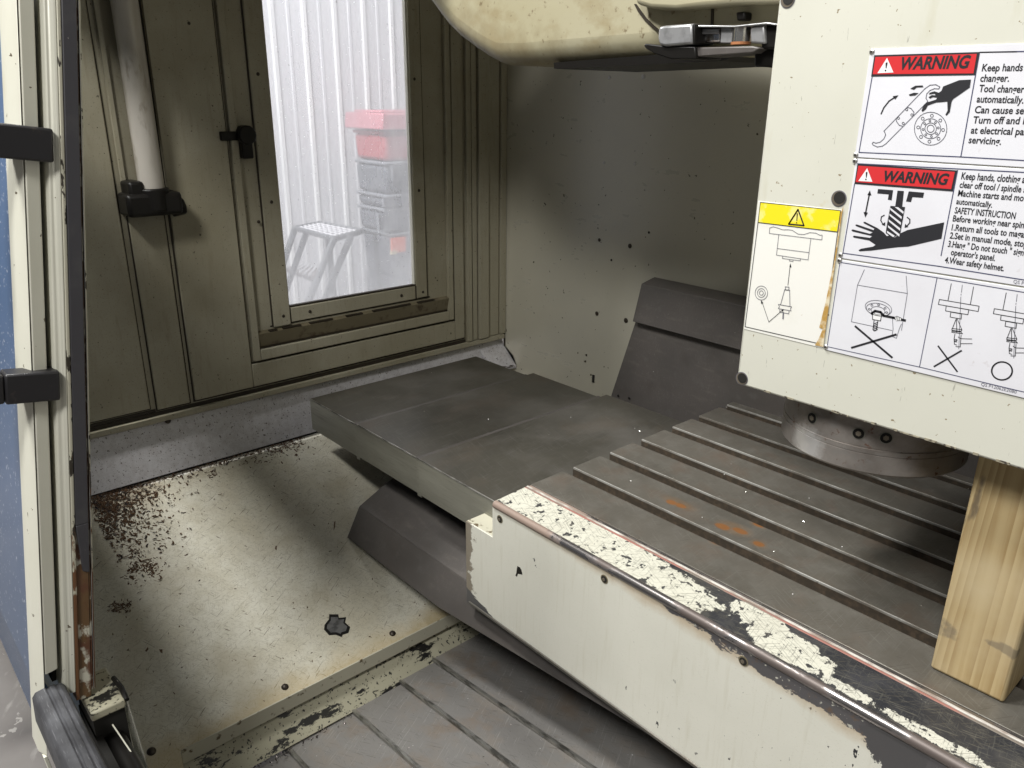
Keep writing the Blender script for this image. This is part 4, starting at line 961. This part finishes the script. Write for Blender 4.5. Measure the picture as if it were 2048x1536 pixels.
S4.lines([C7([(303, 227), (306, 190), (330, 182), (360, 190), (395, 203), (430, 202), (460, 206), (500, 232), (540, 235), (580, 222), (620, 225), (650, 240), (664, 238), (662, 271), (303, 227)]),
          C7([(368, 236), (352, 375), (568, 408), (587, 262)]), C7([(357, 330), (574, 358)]), C7([(395, 384), (393, 398), (514, 414), (517, 400)]), C7([(442, 407), (441, 416), (465, 418), (466, 410)])], .9, 'ink_grey', 'spindle_outline', .0002)
S4.lines([C7([(430, 582), (446, 440)]), C7([(300, 832), (252, 690)]), C7([(300, 832), (395, 750)])], 1.0, 'ink', 'pointer_line', .0002)
for tr in ([(448, 430), (454, 458), (441, 457)], [(246, 680), (262, 700), (248, 708)], [(402, 744), (395, 762), (385, 750)]): S4.poly(C7(tr), 'ink', 'arrow_tip', .0003)
S4.lines([S4.circ(c7(249, 634), 12.5, 14, n=24), S4.circ(c7(249, 634), 7.8, 8.8, n=20), S4.circ(c7(249, 634), 4, 4.4, n=14)], 1.0, 'ink_grey', 'gear_outline', .0002)
S4.lines([C7([(412, 592), (438, 594), (436, 614), (414, 612), (412, 592)]), C7([(408, 612), (380, 714)]), C7([(442, 616), (444, 722)]), C7([(365, 712), (455, 728), (448, 742), (452, 756), (365, 740), (372, 726), (365, 712)]), C7([(376, 744), (374, 764), (436, 776), (438, 756)]), C7([(406, 612), (444, 616)])], 1.1, 'ink_grey', 'holder_outline', .0002)
S4.lines([C7([(399, 768), (397, 810)])], 2.6, 'ink_grey', 'cutter_line', .0002)
S4.poly(C7([(812, 40), (800, 100), (775, 290), (735, 560), (700, 800), (672, 1003), (615, 990), (640, 950), (668, 880), (645, 870), (690, 690), (716, 560), (745, 430), (772, 240), (790, 90)]), 'glue', 'torn_glue_edge', .0005)

# ============================================================ SLIDING DOOR (left) with handles
TH = R(8); SL = math.tan(TH)
def ysl(z): return .2445 + (z - .43) * SL         # rear edge of the door, leaning
DR = thing('sliding_door', 'open cream sliding door edge with dark seal strip and chipped corner', 'door', (-1.15, .2, -.1))
def lean(prof, z0, z1, name, m, bev=.001, par=None):
    """profile (x, s) swept up along the leaning door"""
    lo = [Vector((x, ysl(z0) + s, z0)) for x, s in prof]
    return MB().prism(lo, (0, (z1 - z0) * SL, z1 - z0)).build(name, m, par or DR, bevel=bev)
ZD = .98
lean([(-1.140, 0), (-1.1335, -.0012), (-1.1335, -.0028), (-1.16, -.0030), (-1.16, 0)], -.04, ZD, 'corner_trim', 'door_chip', .0004)
lean([(-1.131, -.0034), (-1.131, -.0042), (-1.16, -.0044), (-1.16, -.0034)], -.04, ZD, 'seal_lip', 'arm_bright', .0003)
lean([(-1.133, -.0048), (-1.133, -.0066), (-1.16, -.0066), (-1.16, -.0048)], -.04, ZD, 'seal_carrier', 'brownseal', .0004)
lean([(-1.127, -.0070), (-1.127, -.0235), (-1.15, -.0235), (-1.15, -.0070)], .232, ZD, 'door_seal', 'seal', .0012)
lo = [Vector((x, ysl(.1) + s, .1)) for x, s in ((-1.127, -.0070), (-1.127, -.0235), (-1.15, -.0235), (-1.15, -.0070))]
MB().add([(-1.127, ysl(.232) - .007, .232), (-1.127, ysl(.232) - .0235, .232), (-1.15, ysl(.232) - .0235, .232), (-1.15, ysl(.232) - .007, .232),
          (-1.127, ysl(.155) - .007, .155), (-1.127, ysl(.155) - .015, .16), (-1.15, ysl(.155) - .015, .16), (-1.15, ysl(.155) - .007, .155)],
         [(0, 1, 2, 3), (7, 6, 5, 4), (0, 4, 5, 1), (1, 5, 6, 2), (2, 6, 7, 3), (3, 7, 4, 0)]).build('door_seal', 'seal', DR, bevel=.001, label='torn lower end of the dark seal strip')
lean([(-1.132, -.0072), (-1.132, -.0235), (-1.15, -.0235), (-1.15, -.0072)], -.05, .2315, 'door_corner', 'brownseal', .001)
lean([(-1.1285, -.0238), (-1.1270, -.0275), (-1.1270, -.0290), (-1.16, -.0290), (-1.16, -.0238)], -.045, ZD, 'flange_corner', 'door_chip', .0012)
lean([(-1.127, -.0292), (-1.129, -.0345), (-1.132, -.0362), (-1.132, -.0415), (-1.140, -.0438), (-1.28, -.0438), (-1.28, -.0292)], -.03, ZD, 'door_flange', 'door', .0016)
lean([(-1.175, -.0440), (-1.175, -.0500), (-1.28, -.0500), (-1.28, -.0440)], -.03, ZD, 'door_gap', 'void', 0)
OD = thing('front_door_frame', 'cream outer door frame beside the open sliding door', 'door frame', (-1.16, .1, -.1))
lean([(-1.136, -.0503), (-1.132, -.0670), (-1.16, -.0680), (-1.16, -.0503)], .015, ZD, 'frame_side', 'door', .0016, OD)
lean([(-1.1325, -.0685), (-1.150, -.0765), (-1.19, -.0765), (-1.19, -.0685)], -.12, ZD, 'frame_bevel', 'door', .0016, OD)
MB().prism([(-1.134, ysl(-.121) - .0685, -.121), (-1.134, ysl(-.121) - .0735, -.121), (-1.134, ysl(-.121) - .035, -.55), (-1.134, ysl(-.121) - .025, -.55)], (-.03, 0, 0)).build('frame_foot', 'door', OD, bevel=.001)
BLP = thing('machine_front_cladding', 'glossy blue front of the machine left of the door', 'cladding', (-1.9, .19, -.9))
def yb(z): return ysl(z) - .074
MB().prism([(-1.17, yb(.98), .98), (-1.17, yb(-.02), -.02), (-1.17, .188, -.32), (-1.17, .188, -.885), (-1.17, .200, -.885), (-1.17, .200, -.315), (-1.17, yb(-.02) + .010, -.012), (-1.17, yb(.98) + .010, .98)], (-2.3, 0, 0)).build('blue_sheet', 'blue', BLP, bevel=.002)

def handle(px, py, dz, lab):
    P = at(px, py, 0, -1.12)
    H = thing('door_handle', lab, 'door handle', P, 'black door handle brackets')
    nd = Vector((0, -math.cos(TH), math.sin(TH))); ud = Vector((0, math.sin(TH), math.cos(TH)))
    def bx_(a0, a1, x0, x1, h0, h1, name, m, bev):
        pts = [(x0, a0, h0), (x1, a0, h0), (x1, a0, h1), (x0, a0, h1)]
        Q = [Vector((x, P.y, P.z)) + nd * a + ud * h for x, a, h in pts]
        return MB().prism(Q, nd * (a1 - a0)).build(name, m, H, bevel=bev)
    bx_(0, .062, -1.152, -1.120, -.020, .020, 'handle_foot', 'handle', .003)
    bx_(.0625, .145, -1.150, -1.121, -.019, .019, 'handle_arm', 'handle', .003)
    bx_(.125, .145, -1.149, -1.122, -.12 if dz < 0 else -.019, .019 if dz < 0 else .12, 'handle_grip', 'handle', .004)
    return H
handle(108, 292, -1, 'upper black bracket of the door handle at the left edge')
handle(121, 772, 1, 'lower black bracket of the door handle at the left edge')

# sill: rubber bumper, rod, corner block, clear guard
P0 = at(102, 1392, 0, -1.135)
RB = MB().prism([(-1.135, P0.y + a * .80 - .002, P0.z + b_) for a, b_ in ((-.029, -.030), (-.026, .010), (-.020, .0165), (-.004, .0185), (-.002, .0160), (.001, .0160), (.003, .0187), (.011, .0182), (.013, .0158), (.016, .0158), (.018, .0170), (.025, .013), (.028, .006), (.030, -.030))], (1.6, 0, 0)).build('rubber_bumper', 'rubber', None, bevel=.0015)
tag(RB, 'grooved grey rubber bumper running along the door sill', 'rubber bumper')
P1 = at(222, 1478, 0, -1.10)
RD = MB().tube([(-1.105, P1.y + .004, P1.z - .006), (-.9, P1.y + .004, P1.z - .006), (.4, P1.y + .004, P1.z - .006)], .017, 18).build('sill_rod', 'black', None, smooth=True)
tag(RD, 'round black rod behind the rubber bumper at the sill', 'rod')
p = at(176, 1400, 0, -1.15)
CB = thing('corner_block', 'dirty cream corner block at the foot of the sliding door', 'block', (-1.13, p.y, p.z))
y0, y1 = .158, .206; zc = -.052
MB().prism([(-1.19, y0, zc), (-1.095, y0, zc - .001), (-1.095, y0, zc - .016), (-1.19, y0, zc - .016)], (0, y1 - y0, 0)).build('block_top', 'chipped', CB, bevel=.003)
box('block_void_shade', (-1.19, .160, -.17), (-1.100, .204, zc - .0165), 'void', CB)  # near-black box painting the dark void beneath the block
box('sill_shade', (-1.19, .158, -.62), (.4, .168, -.10), 'void', CB)  # near-black sheet painting the shade inside the sill
MB().prism([(-1.135, .207, -.045), (-1.095, .2075, -.060), (-1.02, .2075, -.19), (-1.10, .2075, -.19)], (0, .0015, 0)).build('clear_guard', 'clear', CB)
MB().tube([at(225, 1449, 0, -1.09), at(262, 1504, 0, -1.045)], .0011, 6).build('guard_edge', 'door', CB)
MB().tube([(-1.150, .206, zc + .003), (-1.12, .209, zc + .002), (-1.096, .208, zc - .004)], .004, 8).build('tar_bead', 'black', CB, smooth=True)

# ============================================================ DEBRIS (uncountable)
rng = random.Random(11)
def curl(b, c, n, size, rn):
    """one curled or straight sliver of swarf lying on a surface with normal n"""
    n = Vector(n).normalized(); u = n.orthogonal().normalized(); v = n.cross(u)
    a0 = rn.uniform(0, 6.28); L_ = size * rn.uniform(.5, 1.5); w_ = size * rn.uniform(.10, .24); k = rn.uniform(-2.2, 2.2)
    m_ = 4; pts = []
    x = y = 0; a = a0
    for i in range(m_ + 1):
        pts.append(Vector(c) + u * x + v * y + n * (w_ * .25 + w_ * rn.uniform(0, .5)))
        x += math.cos(a) * L_ / m_; y += math.sin(a) * L_ / m_; a += k / m_
    vs = []
    for i, p in enumerate(pts):
        d = (pts[min(i + 1, m_)] - pts[max(i - 1, 0)]).normalized(); s_ = d.cross(n) * w_ * (1 if 0 < i < m_ else .3)
        vs += [p - s_, p + s_, p + n * w_ * .8]
    fs = []
    for i in range(m_):
        for j in range(3):
            k2 = (j + 1) % 3; fs.append((i * 3 + j, i * 3 + k2, (i + 1) * 3 + k2, (i + 1) * 3 + j))
    b.add(vs, fs)
b = MB(); b2 = MB()
for i in range(2600):                       # pile against the wall, near end
    t_ = rng.random()
    x = -2.21 + abs(rng.gauss(0, .12)); yy = .42 + abs(rng.gauss(0, .085)) + (x + 2.21) * -.05
    if rng.random() < .35: yy = rng.uniform(.3, 1.05); x = -2.215 + abs(rng.gauss(0, .028))
    if x > -1.6 or yy < .15: continue
    curl(b2 if rng.random() < .22 else b, (x, yy, zp(x) + rng.uniform(0, .004)), nrm, rng.uniform(.003, .012), rng)
for i in range(260):
    x = rng.uniform(-2.15, -1.45); yy = rng.uniform(.25, 1.1)
    curl(b, (x, yy, zp(x)), nrm, rng.uniform(.002, .007), rng)
for i in range(160):
    x = -2.19 + abs(rng.gauss(0, .03)); yy = rng.gauss(.97, .06)
    curl(b, (x, yy, zp(x)), nrm, rng.uniform(.004, .011), rng)
for cx, cy, n_ in [(on_pan(*q_).x, on_pan(*q_).y, n2) for q_, n2 in (((270, 1138), 70), ((298, 1131), 90), ((305, 1142), 60), ((232, 1213), 60), ((248, 1214), 60), ((425, 950), 30), ((262, 1155), 40), ((268, 1100), 25))]:
    for i in range(n_): 
        x = rng.gauss(cx, .010); curl(b, (x, rng.gauss(cy, .008), zp(x)), nrm, rng.uniform(.003, .008), rng)
o = b.build('pan_swarf', 'debris', None, kind='stuff'); tag(o, 'dark brown swarf littering the cream chip pan beside the wall', 'metal chips')
o = b2.build('pan_swarf', 'swarf', None, kind='stuff'); tag(o, 'shinier slivers among the dark swarf on the chip pan', 'metal chips')
b = MB()
for i in range(2400):                       # glittering wet swarf in the gutter
    yy = rng.uniform(.36, 1.12); q_ = abs(rng.gauss(0, .012)) * (1.5 if yy < .75 else .7)
    if rng.random() < (yy - .55) * .9: continue
    x = -1.428 + q_; curl(b, (x, yy, zw(x, -.012) + max(0, .014 - q_ * .5)), (0, 0, 1), rng.uniform(.003, .008), rng)
for i in range(260):
    x = rng.uniform(-1.40, -.9); yy = rng.uniform(.5, 1.1); curl(b, (x, yy, zw(x, .0075 * sum(1 for e_ in edges if e_ <= yy) - .0435)), (0, 0, 1), rng.uniform(.001, .0028), rng)
o = b.build('gutter_swarf', 'swarf', None, kind='stuff'); tag(o, 'glinting wet swarf packed in the gutter beside the way cover', 'metal chips')
b = MB()
for i in range(160):
    x = XW + .02 + abs(rng.gauss(0, .03)); curl(b, (x, YB - .02 - abs(rng.gauss(0, .03)), -.168), (0, 0, 1), rng.uniform(.004, .012), rng)
o = b.build('corner_swarf', 'swarf', None, kind='stuff'); tag(o, 'small heap of pale swarf in the back corner', 'metal chips')

# ============================================================ BEYOND THE WINDOW
# step stool
ST = thing('step_stool', 'grey tubular two-step stool standing outside the window', 'step stool', at(650, 590, 0, -5.0).xy.to_3d() + Vector((0, 0, -.9)))
zt_ = -.045
pc = [at(590, 456, 2, zt_), at(640, 446, 2, zt_), at(726, 462, 2, zt_), at(668, 477, 2, zt_)]
MB().prism([p + Vector((0, 0, 0)) for p in pc], (0, 0, -.02)).build('top_step', 'tread', ST)
b = MB()
for i in range(1, 8):
    a = pc[0].lerp(pc[3], i / 8); c_ = pc[1].lerp(pc[2], i / 8); b.tube([a + Vector((0, 0, .004)), c_ + Vector((0, 0, .004))], .006, 5)
for i in range(1, 6):
    a = pc[0].lerp(pc[1], i / 6); c_ = pc[3].lerp(pc[2], i / 6); b.tube([a + Vector((0, 0, .004)), c_ + Vector((0, 0, .004))], .006, 5)
b.build('step_grating', 'siding', ST)
ctr = sum(pc, Vector()) / 4
b = MB(); b.tube(pc + [pc[0]], .016, 6); b.build('step_rim', 'tube', ST)
def leg(top, px2, z2=-.9, r=.017):
    t_ = at(*px2, 2, -.45) if False else None
    return top
def tube_px(pa, pb, xa, xb, name='leg', r=.017):
    MB().tube([at(*pa, 0, xa), at(*pb, 0, xb)], r, 8).build(name, 'tube', ST)
x3 = pc[3].x; x2 = pc[2].x; x0_ = pc[0].x; x1_ = pc[1].x
def legto(top, pxb, extra):
    """leg from a platform corner through the point seen at pixel pxb, down to the floor"""
    B_ = at(*pxb, 0, top.x + extra); d = B_ - top; s_ = (-.9 - top.z) / d.z
    MB().tube([top, top + d * s_], .021, 8).build('leg', 'tube', ST)
legto(pc[3], (622, 590), .08); legto(pc[3] + Vector((.0, .12, 0)), (655, 585), -.12)
legto(pc[0], (556, 560), .05); legto(pc[0].lerp(pc[1], .55), (590, 530), -.05)
legto(pc[3].lerp(pc[0], .15), (668, 590), -.18)
ls = [at(572, 535, 2, -.42), at(600, 527, 2, -.42), at(638, 537, 2, -.42), at(628, 556, 2, -.42)]
MB().prism(ls, (0, 0, -.035)).build('lower_step', 'tread', ST)
b = MB()
for i in range(1, 6):
    a = ls[0].lerp(ls[3], i / 6); c_ = ls[1].lerp(ls[2], i / 6); b.tube([a + Vector((0, 0, .004)), c_ + Vector((0, 0, .004))], .006, 5)
b.build('step_grating', 'siding', ST)
MB().tube([pc[3], pc[2], pc[2] + Vector((-.02, .10, -.03)), pc[2] + Vector((-.02, .13, -.5))], .015, 8).build('side_rail', 'tube', ST)

# stacked totes
XS2 = -5.5
def ro(y0, y1, z0, z1, name, m, par, depth=.42, flare=.012, bev=.03):
    vs = []
    for z, f in ((z0, 0), (z1, flare)):
        vs += [(XS2 - depth / 2 - f, y0 - f, z), (XS2 + depth / 2 + f, y0 - f, z), (XS2 + depth / 2 + f, y1 + f, z), (XS2 - depth / 2 - f, y1 + f, z)]
    return MB().add(vs, [(3, 2, 1, 0), (4, 5, 6, 7), (0, 1, 5, 4), (1, 2, 6, 5), (2, 3, 7, 6), (3, 0, 4, 7)]).build(name, m, par, bevel=bev)
fx = XS2 + .21
def Z(py, px=770): return at(px, py, 0, fx).z
yl = at(716, 380, 0, XS2 - .22).y; ye = yl + .62
def tote(zl, zh, label, m, rim='tote_rim', hy=None, hz=None, y0=yl):
    T_ = thing('storage_tote', label, 'storage tote', (XS2, y0 + .3, zl), 'stack of storage totes')
    tb = ro(y0, ye, zl + .002, zh - .03, 'tote_body', m, T_)
    ro(y0 - .016, ye + .016, zh - .028, zh - .002, 'tote_rim', rim, T_, depth=.45, flare=.002, bev=.01)
    if hy:
        a = at(hy[0], hz[0], 0, fx + .02); c_ = at(hy[1], hz[1], 0, fx + .02)
        MB().box((fx - .02, a.y, c_.z), (fx + .022, c_.y, a.z)).build('handle_recess', 'tote_dark', tb, bevel=.006)
        b = MB(); e = .008
        b.box((fx, a.y - e, c_.z - e), (fx + .03, a.y, a.z + e)); b.box((fx, c_.y, c_.z - e), (fx + .03, c_.y + e, a.z + e)); b.box((fx, a.y, c_.z - e), (fx + .03, c_.y, c_.z))
        b.build('handle_rim', rim, tb)
    return T_
z0, z1, z2, z3, z4 = Z(575), Z(468), Z(422), Z(392), Z(322)
zf = -.9
T0 = tote(zf, Z(560), 'lowest dark grey tote of the stack, mostly below the window edge', 'tote_dark', 'tote_dark', y0=yl + .03)
T1 = tote(Z(560), Z(468), 'dark tote with orange label in the stack beyond the window', 'tote_dark', 'tote_rim', y0=yl + .03)
a = at(783, 477, 0, fx + .02); c_ = at(812, 503, 0, fx + .02)
MB().box((fx, a.y, c_.z), (fx + .022, c_.y, a.z)).build('orange_label', 'orange', T1, bevel=.002)
a = at(783, 502, 0, fx + .02); c_ = at(794, 508, 0, fx + .02); MB().box((fx, a.y, c_.z), (fx + .023, c_.y, a.z)).build('tan_label', 'tape', T1)
T2 = tote(Z(468), Z(419), 'grey tote with tall square handle recess in the stack', 'tote', hy=(757, 793), hz=(430, 456))
T3 = tote(Z(419), Z(390), 'thin grey tote with narrow label slot in the stack', 'tote', hy=(768, 805), hz=(399, 408))
T4 = tote(Z(390), Z(324), 'deep grey tote right under the red tote', 'tote', hy=(785, 830), hz=(333, 357))
T5 = tote(Z(324), Z(262), 'red tote near the top of the stack beyond the window', 'redtote', 'redtote')
LD = thing('tote_lid', 'faded pink red lid on top of the tote stack', 'lid', (XS2, yl + .3, Z(262)))
ro(at(688, 240, 0, XS2 - .27).y, ye + .06, Z(260), Z(226), 'lid_shell', 'redlid', LD, depth=.55, flare=-.01, bev=.012)
ro(yl - .02, ye - .02, Z(226) + .001, Z(226) + .018, 'lid_ridge', 'redlid', LD, depth=.40, flare=-.01, bev=.008)

for o in bpy.data.objects:
    if '_b' in o: del o['_b']
